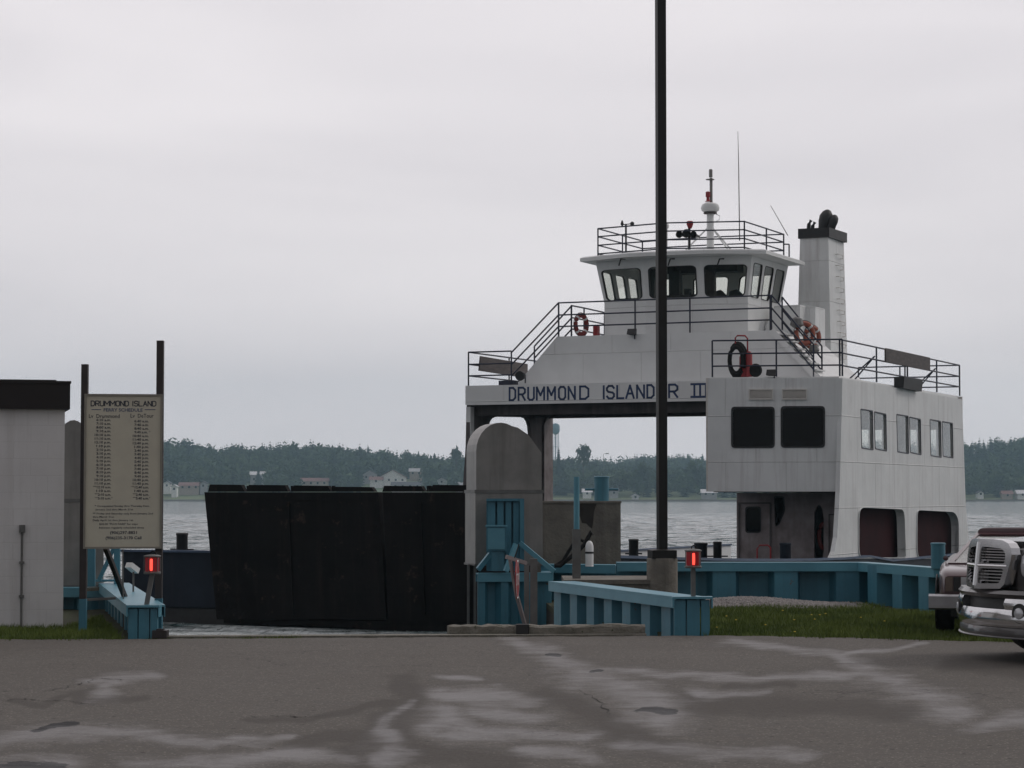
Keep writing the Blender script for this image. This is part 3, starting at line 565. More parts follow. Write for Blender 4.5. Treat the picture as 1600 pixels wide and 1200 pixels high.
# ------------------------------------------------------------------ concrete pier block, bollard, hoses
Yb = 38.0; B = thing('pier_block', (1.1, 38.6, .4), 'square grey concrete pier block with a dark damp stain, right of the grey hood', 'concrete block')
x0, zt = XZ(838, 783, Yb); x1, zb = XZ(970, 888, Yb); mb = MB()
mb.loft([[(x0,Yb,zb-.9),(x1,Yb,zb-.9),(x1,Yb+1.5,zb-.9),(x0,Yb+1.5,zb-.9)], [(x0,Yb,zt-.035),(x1,Yb,zt-.035),(x1,Yb+1.5,zt-.035),(x0,Yb+1.5,zt-.035)]]); mb.build('block_body', 'conc', B)
mb = MB(); mb.box(x0-.015, x1+.012, Yb-.015, Yb+1.51, zt-.034, zt); mb.build('block_edge', 'conc', B)
f = lambda x, y, t: Vector((XZ(x, y, Yb)[0], Yb-.004+t, XZ(x, y, Yb)[1]))
mb = MB(); mb.plate([(905,787),(932,787),(928,800),(927,814),(925,826),(921,823),(916,818),(909,817),(906,805)], [], f, .003); mb.build('damp_stain', 'stain', B)
def bollard(name, p, r, h, mat, label, pins=True, group='mooring bollards', pinw=2.2, cap=True, rot=0, n=18):
    t = thing(name, p, label, 'bollard', group); x, y, z = p
    mb = MB(); mb.lathe((x,y,z), [(r*.98,0),(r*.98,h*.92),(r*1.0,h*.925)]+([(r*1.06,h*.93),(r*1.06,h*.98),(r*.9,h)] if cap else [(r,h)]), n); mb.build('drum', mat, t, True)
    if pins:
        c, s = math.cos(rot)*r*pinw, math.sin(rot)*r*pinw
        mb = MB(); mb.tube([(x-c,y-s,z+h*.48),(x+c,y+s,z+h*.48)], r*.16, 8); mb.build('cross_pin', mat, t)
    return t
p = P3(940, 782, 39); bollard('bollard', (p.x, 39, p.z-.02), .125, .42, 'teal', 'blue cylindrical bollard with a cross pin on the concrete pier block')
# grey pole with blue top
p = P3(901, 905, 33.4); t = thing('steel_post', (p.x, 33.4, .35), 'tall thin post, bright blue above and grey below, in front of the concrete pier block', 'post')
za = P3(901,745,33.4).z; zm = P3(901,829,33.4).z
mb = MB(); mb.tube([(p.x,33.4,zm),(p.x,33.4,za)], .042, 10); mb.build('upper_tube', 'tealcap', t, True)
mb = MB(); mb.box(p.x-.06,p.x+.055,33.34,33.46,.35,zm+.02); mb.build('sleeve', 'galvd', t)
# slab and hoses
mb = MB(); mb.box(.75,2.0,32.9,34.6,-.3,.34); mb.box(.72,2.03,32.87,34.6,.341,.40); tag(mb.build('concrete_slab', 'conc'), 'low flat concrete slab behind the near blue piling cap', 'slab')
p = P3(921, 885, 35.6); t = thing('gas_cylinder', (p.x, 35.6, p.z), 'white cylinder with a black band and hose, in front of the concrete pier block', 'cylinder')
h = P3(921,845,35.6).z-p.z; mb = MB(); mb.lathe((p.x,35.6,p.z), [(.062,0),(.062,h*.8),(.045,h*.93),(.02,h)], 14); mb.build('body', 'pilot', t, True)
mb = MB(); mb.lathe((p.x,35.6,p.z+h*.5), [(.066,0),(.066,.03)], 14); mb.build('band', 'black', t)
mb = MB(); mb.tube([P3(x, y, 35.7) for x, y in ((866,884),(875,884),(886,875),(897,866),(906,858),(914,850),(919,840),(924,831),(925,836))], .032, 8); tag(mb.build('black_hose', 'rubber', None, True), 'thick black hose curving up to the white cylinder', 'hose', 'black hoses by the pier block')
mb = MB(); mb.tube([P3(x, y, 35.9) for x, y in ((868,884),(880,876),(888,862),(896,850),(906,843),(913,846),(915,852))], .026, 8); tag(mb.build('black_hose', 'rubber', None, True), 'thin black hose arching behind the tall grey and blue post', 'hose', 'black hoses by the pier block')
# ------------------------------------------------------------------ two grey posts, gate arm and stop paddle
for x, lab in ((823, 'thinner grey steel post beside the stop paddle'), (834, 'thicker grey steel post right of the stop paddle, by the black pit')):
    Yp = 27.4; p = P3(x, 985, Yp); q = P3(x, 873 if x > 830 else 880, Yp); t = .042 if x > 830 else .03
    mb = MB(); mb.box(p.x-t, p.x+t, Yp-.03, Yp+.03, -.2, q.z); tag(mb.build('steel_post', 'galvd'), lab, 'post', 'grey steel posts by the stop paddle')
st = thing('stop_gate', P3(822, 985, 27.2), 'red and white stop paddle seen nearly edge on, hanging from a pale bent gate arm', 'gate')
mb = MB(); mb.bar(P3(791,870,27.0), P3(822,880,27.2), .03, .045); mb.bar(P3(797,875,27.05), P3(808,935,27.1), .05, .02); mb.bar(P3(808,932,27.1), P3(820,976,27.2), .05, .02); mb.build('gate_arm', 'sootl', st)
c = P3(808,905,26.95); ax = Vector((.2,-1,0)).normalized(); sd_ = Vector((math.cos(R(85)), math.sin(R(85)), 0)); nn = Vector((sd_.y,-sd_.x,0))
def octo(r, d): return [c+sd_*(r*math.cos(R(22.5+45*i)))+Vector((0,0,1))*(r*math.sin(R(22.5+45*i)))+nn*d for i in range(8)]
mb = MB(); mb.loft([octo(.235,-.006), octo(.235,.006)]); pd = mb.build('paddle', 'redp', st)
mb = MB(); mb.add(octo(.235,.008)+octo(.215,.008), [(i,(i+1)%8,8+(i+1)%8,8+i) for i in range(8)]); put_text(mb, 'STOP', -.17, .17, -.07, .07, lambda a, b, d: c+sd_*a+Vector((0,0,b))+nn*d, .0085); mb.build('lettering', 'pilot', pd)
mb = MB(); mb.tube([P3(804,872,27.0), P3(811,850,27.0)], .008, 6); mb.build('whip', 'black', st)
# ------------------------------------------------------------------ red lamps
def red_lamp(x, y, Y, zb, label, lean=0, r=.085):
    p = P3(x, y, Y); t = thing('red_signal_lamp', (p.x-lean, Y, zb), label, 'signal lamp', 'red signal lamps at the pit')
    z = p.z; mb = MB(); mb.bar((p.x-lean, Y, zb), (p.x, Y, z-.1), .05, .05); mb.build('post', 'galvd', t)
    mb = MB(); mb.lathe((p.x,Y,z-.105), [(r*1.1,0),(r*1.14,.01),(r*1.14,.02),(r,.028)], 20); mb.build('lamp_base', 'galvd', t, True)
    mb = MB(); mb.lathe((p.x,Y,z+.078), [(r,0),(r*1.14,.008),(r*1.14,.018),(r*.9,.026),(r*.3,.035)], 20); mb.build('lamp_cap', 'galvd', t, True)
    mb = MB(); mb.lathe((p.x,Y,z-.076), [(r*.93,0),(r*.93,.153)], 24); ln = mb.build('lens', 'redlens', t, True)
    mb = MB(); mb.lathe((p.x,Y-r*.90,z-.066), [(.012,0),(.016,.02),(.016,.11),(.012,.13)], 10); mb.build('lit_tube', 'redtube', ln, True)
    mb = MB(); mb.tube([(p.x-.02,Y,z+.1),(p.x-.018,Y,z+.135),(p.x+.005,Y,z+.15),(p.x+.03,Y,z+.135),(p.x+.05,Y,z+.1)], .009, 6); mb.build('cable', 'rubber', t)
    for k in range(6):
        a = 2*PI*k/6+.3; mb = MB(); mb.tube([(p.x+math.cos(a)*r*1.06,Y+math.sin(a)*r*1.06,z-.09),(p.x+math.cos(a)*r*1.06,Y+math.sin(a)*r*1.06,z+.09)], .005, 5); mb.build('guard_rod', 'galvd', t)
    return t
red_lamp(1083, 873, 26.75, CT+.03, 'lit red signal lamp on a grey post at the end of the right blue piling')
red_lamp(238, 882, 26.25, .355, 'lit red signal lamp on a leaning grey post below the ferry schedule sign', lean=.06)
# ------------------------------------------------------------------ light pole
Yp = 33.0; x0 = (1034-800)/FPX*Yp; ztop = P3(1034, 872, Yp).z; lp = thing('lamp_pole', (x0, Yp, 0), 'tall dark bronze square pole on a round concrete footing, in front of the ferry', 'lamp pole')
mb = MB(); mb.lathe((x0,Yp,-.3), [(.215,0),(.215,.28+ztop),(.208,.3+ztop)], 28); mb.build('footing', 'conc', lp, True)
mb = MB(); pr = R(28)
def sq(z, h, a=pr): return [(x0+h*math.cos(a+PI/4+k*PI/2), Yp+h*math.sin(a+PI/4+k*PI/2), z) for k in range(4)]
mb.loft([sq(ztop,.245,R(8)), sq(ztop+.11,.245,R(8)), sq(ztop+.115,.22,R(8)), sq(ztop+.13,.1,R(8))]); mb.build('base_cover', 'lpole', lp)
mb = MB(); mb.loft([sq(ztop+.1,.088,R(14)), sq(9.2,.088,R(14))]); mb.build('shaft', 'lpole', lp)
mb = MB(); mb.bar((x0-.9,Yp,9.25),(x0+.9,Yp,9.25), .08, .08); mb.build('cross_arm', 'lpole', lp)
for s in (-1, 1): mb = MB(); mb.hexa([(x0+s*.9-.25,Yp-.15,9.1),(x0+s*.9+.25,Yp-.15,9.1),(x0+s*.9+.25,Yp+.15,9.1),(x0+s*.9-.25,Yp+.15,9.1)], [(x0+s*.9-.2,Yp-.12,9.4),(x0+s*.9+.2,Yp-.12,9.4),(x0+s*.9+.2,Yp+.12,9.4),(x0+s*.9-.2,Yp+.12,9.4)]); mb.build('lamp_head', 'lpole', lp)
# ------------------------------------------------------------------ building (local frame, turned 14 degrees)
bx, by = (101-800)/FPX*28.4, 28.4
bd = thing('block_building', (0,0,0), 'white painted concrete block building with a dark flat roof edge at the left border', 'building')
zt = P3(101, 640, 28.4).z
mb = MB(); mb.hexa([(-7,0,-.1),(0,0,-.1),(0,5,-.1),(-7,5,-.1)], [(-7,0,zt),(0,0,zt),(0,5,zt),(-7,5,zt)]); mb.build('wall', 'block', bd)
zr = P3(101, 596, 28.4).z
mb = MB(); mb.box(-7.1,.055,-.10,5.1,zt+.002,zr-.03); mb.box(-7.12,.065,-.115,5.12,zr-.029,zr); mb.build('roof_fascia', 'fascia', bd)
mb = MB(); mb.box(-6.9,-.1,.05,4.9,zr+.001,zr+.02); mb.build('roof', 'roofd', bd)
cx = -(101-37)/FPX*28.4; z1 = P3(37, 828, 28.3).z; mb = MB(); mb.tube([(cx,-.03,0),(cx,-.03,z1)], .014, 8); mb.build('conduit', 'galvd', bd)
mb = MB(); mb.box(cx-.035,cx+.035,-.07,-.002,z1-.03,z1+.06); mb.build('outlet_box', 'galvd', bd)
for zz in (.35, .75): mb = MB(); mb.box(cx-.03,cx+.03,-.05,-.002,zz,zz+.03); mb.build('pipe_strap', 'galvd', bd)
bd.location = (bx, by, 0); bd.rotation_euler = (0,0,R(14))
# low dark retaining beam left of the sign
mb = MB(); mb.bar(P3(136,937,28.6), P3(196,934,28.6), .03, .03); tag(mb.build('guard_rail', 'galvd'), 'thin grey rail behind the left leg of the schedule sign', 'rail')
mb = MB(); mb.tube([(P3(193,985,27.9).x,27.9,-.02),P3(192,858,27.9)], .009, 6); tag(mb.build('thin_pole', 'galvd'), 'very thin grey upright rod just behind the schedule sign', 'rod')
# ------------------------------------------------------------------ ferry schedule sign
Ys = 27.4; sg = thing('schedule_sign', (P3(192,985,Ys).x, Ys, 0), 'cream ferry schedule board with two columns of times on two dark posts', 'sign')
a0 = at(132, 616, Ys); a1 = at(254, 616, Ys); SP = VP((a0.x, Ys), (a1.x, Ys+.12))
def sgp(x, y): return SP.pix(x, y)
w1, zt1 = sgp(254, 616); _, zb1 = sgp(133, 857.5)
fS = lambda a, b, t: SP.W(a, b, t)
mb = MB(); mb.plate([(.0,zb1),(w1,zb1),(w1,zt1),(0,zt1)], [], fS, .03); pan = mb.build('panel', 'sign', sg)
mb = MB(); t_ = .022; mb.plate([(0,zb1),(w1,zb1),(w1,zt1),(0,zt1)], [[(t_,zb1+t_),(w1-t_,zb1+t_),(w1-t_,zt1-t_),(t_,zt1-t_)]], fS, .016, -.017); mb.build('frame', 'signf', sg)
def post(x, ytop, back, wd, Y0, split=None):
    pt = at(x, ytop, Y0); mb = MB(); zlo = -.3; zs = .37
    mb.box(pt.x-wd/2, pt.x+wd/2, Y0, Y0+wd, zs if split else zlo, pt.z); q = mb.build('post', 'dpost', sg)
    if split: mb = MB(); mb.box(pt.x-wd/2-.003, pt.x+wd/2+.003, Y0-.003, Y0+wd+.003, zlo, zs-.002); mb.build('post_foot', 'teal', q)
post(132, 569, 0, .076, Ys+.05, True); post(250, 532, 0, .08, Ys+.17, True)
mb = MB(); mb.bar(P3(165,856,Ys+.2), P3(196,935,Ys+1.2), .05, .06); mb.build('brace', 'dpost', sg)
Lk = MB(); Lb = MB()
def line(mbx, s, x0, x1, yc, h, bold=0.0):                 # picture columns -> board
    a, z = sgp(x0, yc); b, z2 = sgp(x1, yc); hh = h/135.0; zc = (z+z2)/2
    put_text(mbx, s, a, b, zc-hh/2, zc+hh/2, fS, -.002, bold)
def ln(y): return y
adv = {'I': .45, 'M': 1.25, ' ': .6}; txt_ = 'DRUMMOND ISLAND'; tot = sum(adv.get(c_, 1.0) for c_ in txt_); pos = 0
za_, zb_ = sgp(190, 634.3)[1], sgp(190, 626.7)[1]; xa_, xb_ = sgp(141.5, 630)[0], sgp(244.5, 630)[0]
for c_ in txt_:
    wl_ = adv.get(c_, 1.0)
    if c_ != ' ':
        u0_ = xa_+(xb_-xa_)*(pos+.12)/tot; u1_ = xa_+(xb_-xa_)*(pos+wl_-.12)/tot
        for pl_s in STK[c_]:
            for (a, b), (c2, d2) in zip(pl_s[:-1], pl_s[1:]):
                p_, q_ = Vector((u0_+a*(u1_-u0_), za_+b*(zb_-za_))), Vector((u0_+c2*(u1_-u0_), za_+d2*(zb_-za_))); v_ = (q_-p_).normalized(); n_ = Vector((-v_.y, v_.x))*.0055; e_ = v_*.003
                Lk.add([fS(w_.x, w_.y, -.002) for w_ in (p_-e_-n_, q_+e_-n_, q_+e_+n_, p_-e_+n_)], [(0,1,2,3)])
    pos += wl_
line(Lb, 'FERRY SCHEDULE', 162, 223, 640.5, 5.0, .02)
for xa, xb in ((143,158),(226,243)):
    a, z = sgp(xa, 640); b, _ = sgp(xb, 640); Lb.add([fS(a,z-.004,-.002),fS(b,z-.004,-.002),fS(b,z+.004,-.002),fS(a,z+.004,-.002)], [(0,1,2,3)])
line(Lk, 'Lv  Drummond', 139, 187, 650, 6.0, .008); line(Lk, 'Lv  DeTour', 204, 240, 649.5, 6.0, .008)
LT = ['6:10 a.m.','7:10 a.m.','8:00 a.m.','9:10 a.m.','10:10 a.m.','11:10 a.m.','12:10 p.m.']+['%d:10 p.m.' % k for k in range(1,12)]+['**12:10 a.m.','1:10 a.m.','**2:10 a.m.','**5:10 a.m.*']
RT = ['6:40 a.m.','7:40 a.m.','8:40 a.m.','9:40 a.m. *','10:40 a.m.','11:40 a.m.','12:40 p.m.']+['%d:40 p.m.' % k for k in range(1,12)]+['**12:40 a.m.','1:40 a.m.','**2:40 a.m.','**5:40 a.m.*']
for i in range(22):
    y = 656.0+i*(778.5-656)/21
    n_ = LT[i].count('*'); wch = len(LT[i].replace('*',''))*2.55
    line(Lk, LT[i], 173.5-wch-2.5*LT[i].startswith('**'), 173.5+2.5*LT[i].endswith('*'), y, 3.7, .022)
    y = 658.0+i*(778.5-658)/21; wch = len(RT[i].replace('*','').strip())*2.5
    line(Lk, RT[i], 232.5-wch-2.5*RT[i].startswith('**'), 232.5+2.5*RT[i].endswith('*'), y, 3.7, .022)
for s_, x0_, x1_, y_, h_ in (('* Unrequested Sunday thru Thursday from', 148, 233, 790.5, 2.9), ('January 2nd thru March 31st', 149, 208, 796, 2.9), ('** Friday and Saturday only from January 2nd', 145, 239, 802.3, 2.9), ('thru March 31st', 145, 178, 807.5, 2.9),
    ('Daily April 1st thru January 1st', 145, 208, 812.7, 2.9), ('$20.00 "PLUS FARE" for trips', 155, 215, 818.7, 2.9), ('between regularly scheduled times', 155, 225, 824.3, 2.9), ('(906)297-8851', 172, 214, 832, 4.4), ('(906)235-3170 Cell', 165, 221, 840.3, 4.4)):
    line(Lk, s_, x0_, x1_, y_, h_, .022 if h_ > 4 else .012)
Lk.build('lettering', 'ink', pan); Lb.build('lettering', 'inkb', pan)
# ------------------------------------------------------------------ FERRY
TH = R(24); UX = Vector((math.cos(TH), -math.sin(TH))); SX = Vector((math.sin(TH), math.cos(TH))); F0 = Vector((-1.235, 69.9))
def FP(u, s): return F0+UX*u+SX*s
def FW(u, s, z): h = FP(u, s); return Vector((h.x, h.y, z))
def planeS(s): return VP(FP(0, s), FP(1, s))             # faces the camera, a = u
def planeU(u): return VP(FP(u, 0), FP(u, 1))             # a = s
def us(x, s): return planeS(s).pix(x, 776)[0]
fe = thing('ferry', FW(5.7, 0, WZ), 'white car ferry with a pilothouse over an open deck and a raised black bow ramp', 'ferry')
H1 = 4.82                                                # passenger deck level
uL = us(1106, -2.0); uR = us(1316, -1.1)
HF = VP(FP(uL, -2.0), FP(uR, -1.1)); hs0 = -1.1
PU = planeU(uR); hs1 = PU.pix(1503, 625)[0]
DZ = -.85
BOW = -18.4
def fx(mb, P, outer, holes, t, t0=0.0, rounds=0):          # pixel outline on plane
    o = [P.pix(*q) for q in outer]; hh = []
    for h in holes:
        hp = [P.pix(*q) for q in h[0]]; hh.append(quadr(hp, h[1]))
    mb.plate(o, hh, lambda a, b, d: P.W(a, b, d), t, t0); return hh
def frame_of(loops, P, name, mat, t0, grow, t, parent, pane=None):
    for h in loops:
        c = Vector((sum(p[0] for p in h)/len(h), sum(p[1] for p in h)/len(h))); big = []
        for p in h:
            d = Vector(p)-c; big.append(tuple(c+d*(1+grow/max(abs(d.x),abs(d.y),.05))))
        mb = MB(); mb.plate(big, [h], lambda a, b, d: P.W(a, b, d), t, t0); w_ = mb.build(name, mat, parent)
        if pane: mb = MB(); mb.plate(h, [], lambda a, b, d: P.W(a, b, d), .006, .03); mb.build('pane', pane, w_)
# hull: plan outline, bulwark with sheer
hp = []
U0, U2 = -.15, us(1312, hs0)+.05
def sheer(s): return -.12+max(0, (-s-1)/17.4)**1.4*.46
stn = [BOW, -14, -9, -4, 0, 6, 12, 18, 24]
mb = MB()
for k in range(len(stn)-1):
    a, b = stn[k], stn[k+1]
rings = []
for s in stn:
    tp = 1 if s > BOW+.1 else .97
    m_ = (U0+U2)/2; h_ = (U2-U0)/2*tp
    rings.append([FW(m_-h_*.96, s+(0 if s < 20 else -1), WZ-.8), FW(m_+h_*.96, s+(0 if s < 20 else -1), WZ-.8), FW(m_+h_, s, DZ), FW(m_-h_, s, DZ)])
mb.loft(rings); mb.build('hull', 'hull', fe)
for side, uu in ((0, U0), (1, U2)):                        # bulwarks: blue outside, white inside, navy cap
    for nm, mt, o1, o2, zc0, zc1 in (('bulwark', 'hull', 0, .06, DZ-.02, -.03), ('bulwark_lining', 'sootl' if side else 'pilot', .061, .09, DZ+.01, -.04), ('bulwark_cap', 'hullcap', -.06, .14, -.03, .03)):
        sg_ = 1 if side == 0 else -1; mb = MB(); rings = []
        for s in np.linspace(BOW, 24, 18):
            tp = .97 if s < BOW+.2 else 1; m_ = (U0+U2)/2; base = m_+(uu-m_)*tp; zz = sheer(s)-(.18 if s > 4 else 0)
            z0_ = (zc0 if nm != 'bulwark_cap' else zz+zc0); z1_ = zz+zc1
            rings.append([FW(base+sg_*o1, s, z0_), FW(base+sg_*o2, s, z0_), FW(base+sg_*o2, s, z1_), FW(base+sg_*o1, s, z1_)])
        mb.loft(rings); mb.build(nm, mt, fe)
# bow plate (blue, either side of the ramp) and dark boot strip
PB = planeS(BOW)
ub = PB.pix(195, 862)[0]; ur = U2-.15; zz = PB.pix(195, 862)[1]
mb = MB(); mb.plate([(ub, PB.pix(195,946)[1]), (ur, PB.pix(195,946)[1]), (ur, zz), (ub, zz)], [], lambda a, b, d: PB.W(a, b, d), .12, -.1); mb.build('bow_plate', 'hull', fe)
mb = MB(); mb.plate([(ub+.05, WZ-.4), (ur-.05, WZ-.4), (ur-.05, PB.pix(195,948)[1]), (ub+.05, PB.pix(195,948)[1])], [], lambda a, b, d: PB.W(a, b, d), .1, -.04); mb.build('boot_strip', 'black', fe)
mb = MB(); mb.plate([(ub-.03, zz+.001), (ur, zz+.001), (ur, zz+.05), (ub-.03, zz+.05)], [], lambda a, b, d: PB.W(a, b, d), .2, -.16); mb.build('bow_cap', 'hullcap', fe)
# ramp: raised, hinged lip fingers on its top edge
RB = planeS(BOW-.45); Pr = lambda q: RB.pix(*q)
fR = lambda a, b, d: RB.W(a, b, d+(b-.0)*-.06)
xr = 846
rp = MB(); outer = [(323,770),(596,770),(598,778),(603,935),(606,970),(335,970),(329,860)]
rp.plate([Pr(q) for q in [(323,769),(594,769),(598,855),(601,968),(336,968)]], [], fR, .22)
rp.plate([Pr(q) for q in [(601,769),(xr,769),(xr-10,972),(604,971),(603,860)]], [], fR, .22)
rp.plate([Pr(q) for q in [(345,967.5),(xr-20,973),(xr-20,988),(560,988),(545,980),(345,974)]], [], fR, .3, .05)
ramp = rp.build('bow_ramp', 'ramp', fe)
mb = MB()
for y0, y1 in ((776,782),(820,824),(872,877),(925,930)): mb.plate([Pr(q) for q in [(334,y0),(592,y0),(592,y1),(334,y1)]], [], fR, .012, -.013); mb.plate([Pr(q) for q in [(607,y0),(xr-12,y0),(xr-12,y1),(607,y1)]], [], fR, .012, -.013)
for xx in (454, 660): mb.plate([Pr(q) for q in [(xx-2,786),(xx+2,786),(xx+4,960),(xx,960)]], [], fR, .05, -.052)
mb.build('ramp_ribs', 'ramp', ramp)
for fa, fb, fy in ((331,384,757),(392,452,757.5),(462,519,758.5),(525,587,760.5),(603,665,759),(679,737,757.5),(745,800,757),(806,842,757)):
    mb = MB(); mb.plate([Pr(q) for q in [(fa-3,768.4),(fa,fy),(fb-4,fy+.5),(fb+1,768.4)]], [], fR, .14, .02); mb.build('ramp_finger', 'ramp', ramp)
for xx in (388, 457, 521, 669, 673): mb = MB(); mb.plate([Pr(q) for q in [(xx,768.4),(xx,759),(xx+3,759),(xx+3,768.4)]], [], fR, .08, .03); mb.build('ramp_hinge_lug', 'ramp', ramp)
# port leg: inner face of the port side wall, with window opening
P0 = planeU(0.0)
mb = MB()
oz = [(735,633),(862,640),(862,905),(728,905),(729,760),(733,700)]
hh = fx(mb, P0, oz, [([(768,651),(829,652),(833,760),(833,860),(757,860),(758,730),(762,672)], .5)], .12)
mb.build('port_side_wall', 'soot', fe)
mb = MB(); PF = planeS(0.0); 
mb.plate([(-.42,DZ),(.30,DZ),(.16,1.5),(.02,3.0),(.02,H1-.62),(-.12,H1-.62),(-.14,3.0),(-.22,1.5)], [], lambda a, b, d: PF.W(a, b, d), .25, -.02); mb.build('port_leg_flange', 'white', fe)
# light column at the aft end of the port wall
mb = MB(); s0_ = P0.pix(848, 700)[0]; s1_ = P0.pix(861.5, 700)[0]; mb.plate([(s0_,DZ),(s1_,DZ),(s1_,H1-.64),(s0_+.35,H1-.64),(s0_,H1-1.05)], [], lambda a, b, d: P0.W(a, b, d), .06, .125)
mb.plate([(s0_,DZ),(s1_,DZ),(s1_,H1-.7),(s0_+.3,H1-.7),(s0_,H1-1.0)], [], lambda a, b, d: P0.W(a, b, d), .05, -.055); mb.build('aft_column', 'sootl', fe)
# bridge beam across the deck
sB1 = 6.2; z633 = PF.pix(735, 633)[1]
mb = MB(); mb.plate([(-.12,z633),(uL+1.2,z633),(uL+1.2,H1),(-.12,H1)], [], lambda a, b, d: PF.W(a, b, d), .08, -.08); fas = mb.build('name_fascia', 'pilot', fe)
mb = MB(); mb.hexa([FW(-.1,.005,z633+.01),FW(uL+1.2,.005,z633+.01),FW(uL+1.2,sB1,z633+.01),FW(-.1,sB1,z633+.01)], [FW(-.1,.005,H1-.01),FW(uL+1.2,.005,H1-.01),FW(uL+1.2,sB1,H1-.01),FW(-.1,sB1,H1-.01)]); mb.build('bridge_deck', 'white', fe)
mb = MB()
mb.hexa([FW(.0,.35,z633-.30),FW(uL+1,.35,z633-.30),FW(uL+1,.5,z633-.30),FW(0,.5,z633-.30)], [FW(0,.35,z633+.008),FW(uL+1,.35,z633+.008),FW(uL+1,.5,z633+.008),FW(0,.5,z633+.008)])
for k in range(5): s_ = 1.4+k*1.1; mb.hexa([FW(.0,s_,z633-.22),FW(uL+1,s_,z633-.22),FW(uL+1,s_+.1,z633-.22),FW(0,s_+.1,z633-.22)], [FW(0,s_,z633+.008),FW(uL+1,s_,z633+.008),FW(uL+1,s_+.1,z633+.008),FW(0,s_+.1,z633+.008)])
for k in range(3): s_ = .5; u_ = .6+k*.5; mb.hexa([FW(u_,s_,z633-.2),FW(u_+.06,s_,z633-.2),FW(u_+.06,6,z633-.2),FW(u_,6,z633-.2)], [FW(u_,s_,z633+.006),FW(u_+.06,s_,z633+.006),FW(u_+.06,6,z633+.006),FW(u_,6,z633+.006)])
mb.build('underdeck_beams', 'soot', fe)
# name lettering: condensed strokes
def glyph(mb, ch, u0, u1, z0, z1, t=.06):
    for pl in STK[ch]:
        pts = [(u0+a*(u1-u0), z0+b*(z1-z0)) for a, b in pl]
        for (a, b), (c_, d_) in zip(pts[:-1], pts[1:]):
            v = Vector((c_-a, d_-b)); v.normalize(); n_ = Vector((-v.y, v.x))*t/2; e = v*t*.35
            mb.add([PF.W(*(Vector(q)), -.0835) for q in ((a-e.x-n_.x,b-e.y-n_.y),(c_+e.x-n_.x,d_+e.y-n_.y),(c_+e.x+n_.x,d_+e.y+n_.y),(a-e.x+n_.x,b-e.y+n_.y))], [(0,1,2,3)])
mb = MB(); zt_, zb_ = PF.pix(797,607)[1], PF.pix(797,625.5)[1]
z0n, z1n = H1-.45, H1-.09
for ch, xa, xb in (('D',798,807),('R',812,822),('U',827,836),('M',840.5,852),('M',857.5,869),('O',875,885),('N',890,900),('D',908,921),('I',943,947),('S',950,961),('L',966,976),('A',980,992),('N',997,1008),('D',1013,1023),('E',1031,1041),('R',1047,1060)):
    glyph(mb, ch, PF.pix(xa,616)[0], PF.pix(xb,616)[0], z0n, z1n)
ua, ub_ = PF.pix(1083,613)[0], PF.pix(1108,613)[0]
for z_ in (z0n, z1n): mb.add([PF.W(a, b, -.0845) for a, b in ((ua-.05,z_-.03),(ub_+.05,z_-.03),(ub_+.05,z_+.03),(ua-.05,z_+.03))], [(0,1,2,3)])
for k in range(3): a = ua+(ub_-ua)*(.14+.36*k); mb.add([PF.W(q, b, -.0835) for q, b in ((a-.03,z0n),(a+.03,z0n),(a+.03,z1n),(a-.03,z1n))], [(0,1,2,3)])
mb.build('name_lettering', 'letter', fas)
# trapezoid engine casing under the pilothouse
PT = planeS(.8); mb = MB()
q = [(803,606),(870,526),(945,524),(1205,517),(1290,596),(1290,606)]
mb.plate([PT.pix(*p) for p in q[:2]]+[(PT.pix(1207,517)[0], PT.pix(870,526)[1]), (PT.pix(1288,592)[0], H1)]+[(PT.pix(803,606)[0], H1-.02)][:0], [], lambda a, b, d: PT.W(a, b, d), 4.6)
H2 = PT.pix(870,526)[1]
mb.build('casing', 'pilot', fe)
# pilothouse
def pl_(x, s): return us(x, s)
zs_ = planeS(1.6).pix(1000, 470)[1]; zh = planeS(1.4).pix(1097, 401)[1]
plan = [(pl_(945,2.1),2.1), (pl_(1010,1.7),1.7), (pl_(1098,1.7),1.7), (pl_(1170,2.1),2.1), (pl_(1170,2.1),5.2), (pl_(945,2.1),5.2)]
cu = sum(p[0] for p in plan)/6; cs = sum(p[1] for p in plan)/6
def grow(o): 
    r = []
    for u, s in plan: r.append((u+(o if u > cu+1 else -o if u < cu-1 else 0), s+(o*.9 if s > 4 else -o)))
    return r
mb = MB(); mb.loft([[FW(u,s,H2-.02) for u, s in plan], [FW(u,s,zs_) for u, s in plan]]); mb.build('pilothouse_base', 'pilot', fe)
top = grow(.20); ztp = zh+.02
walls = MB(); wins = []
def bil(A, B, C, D, a, b): return A*(1-a)*(1-b)+B*a*(1-b)+C*a*b+D*(1-a)*b
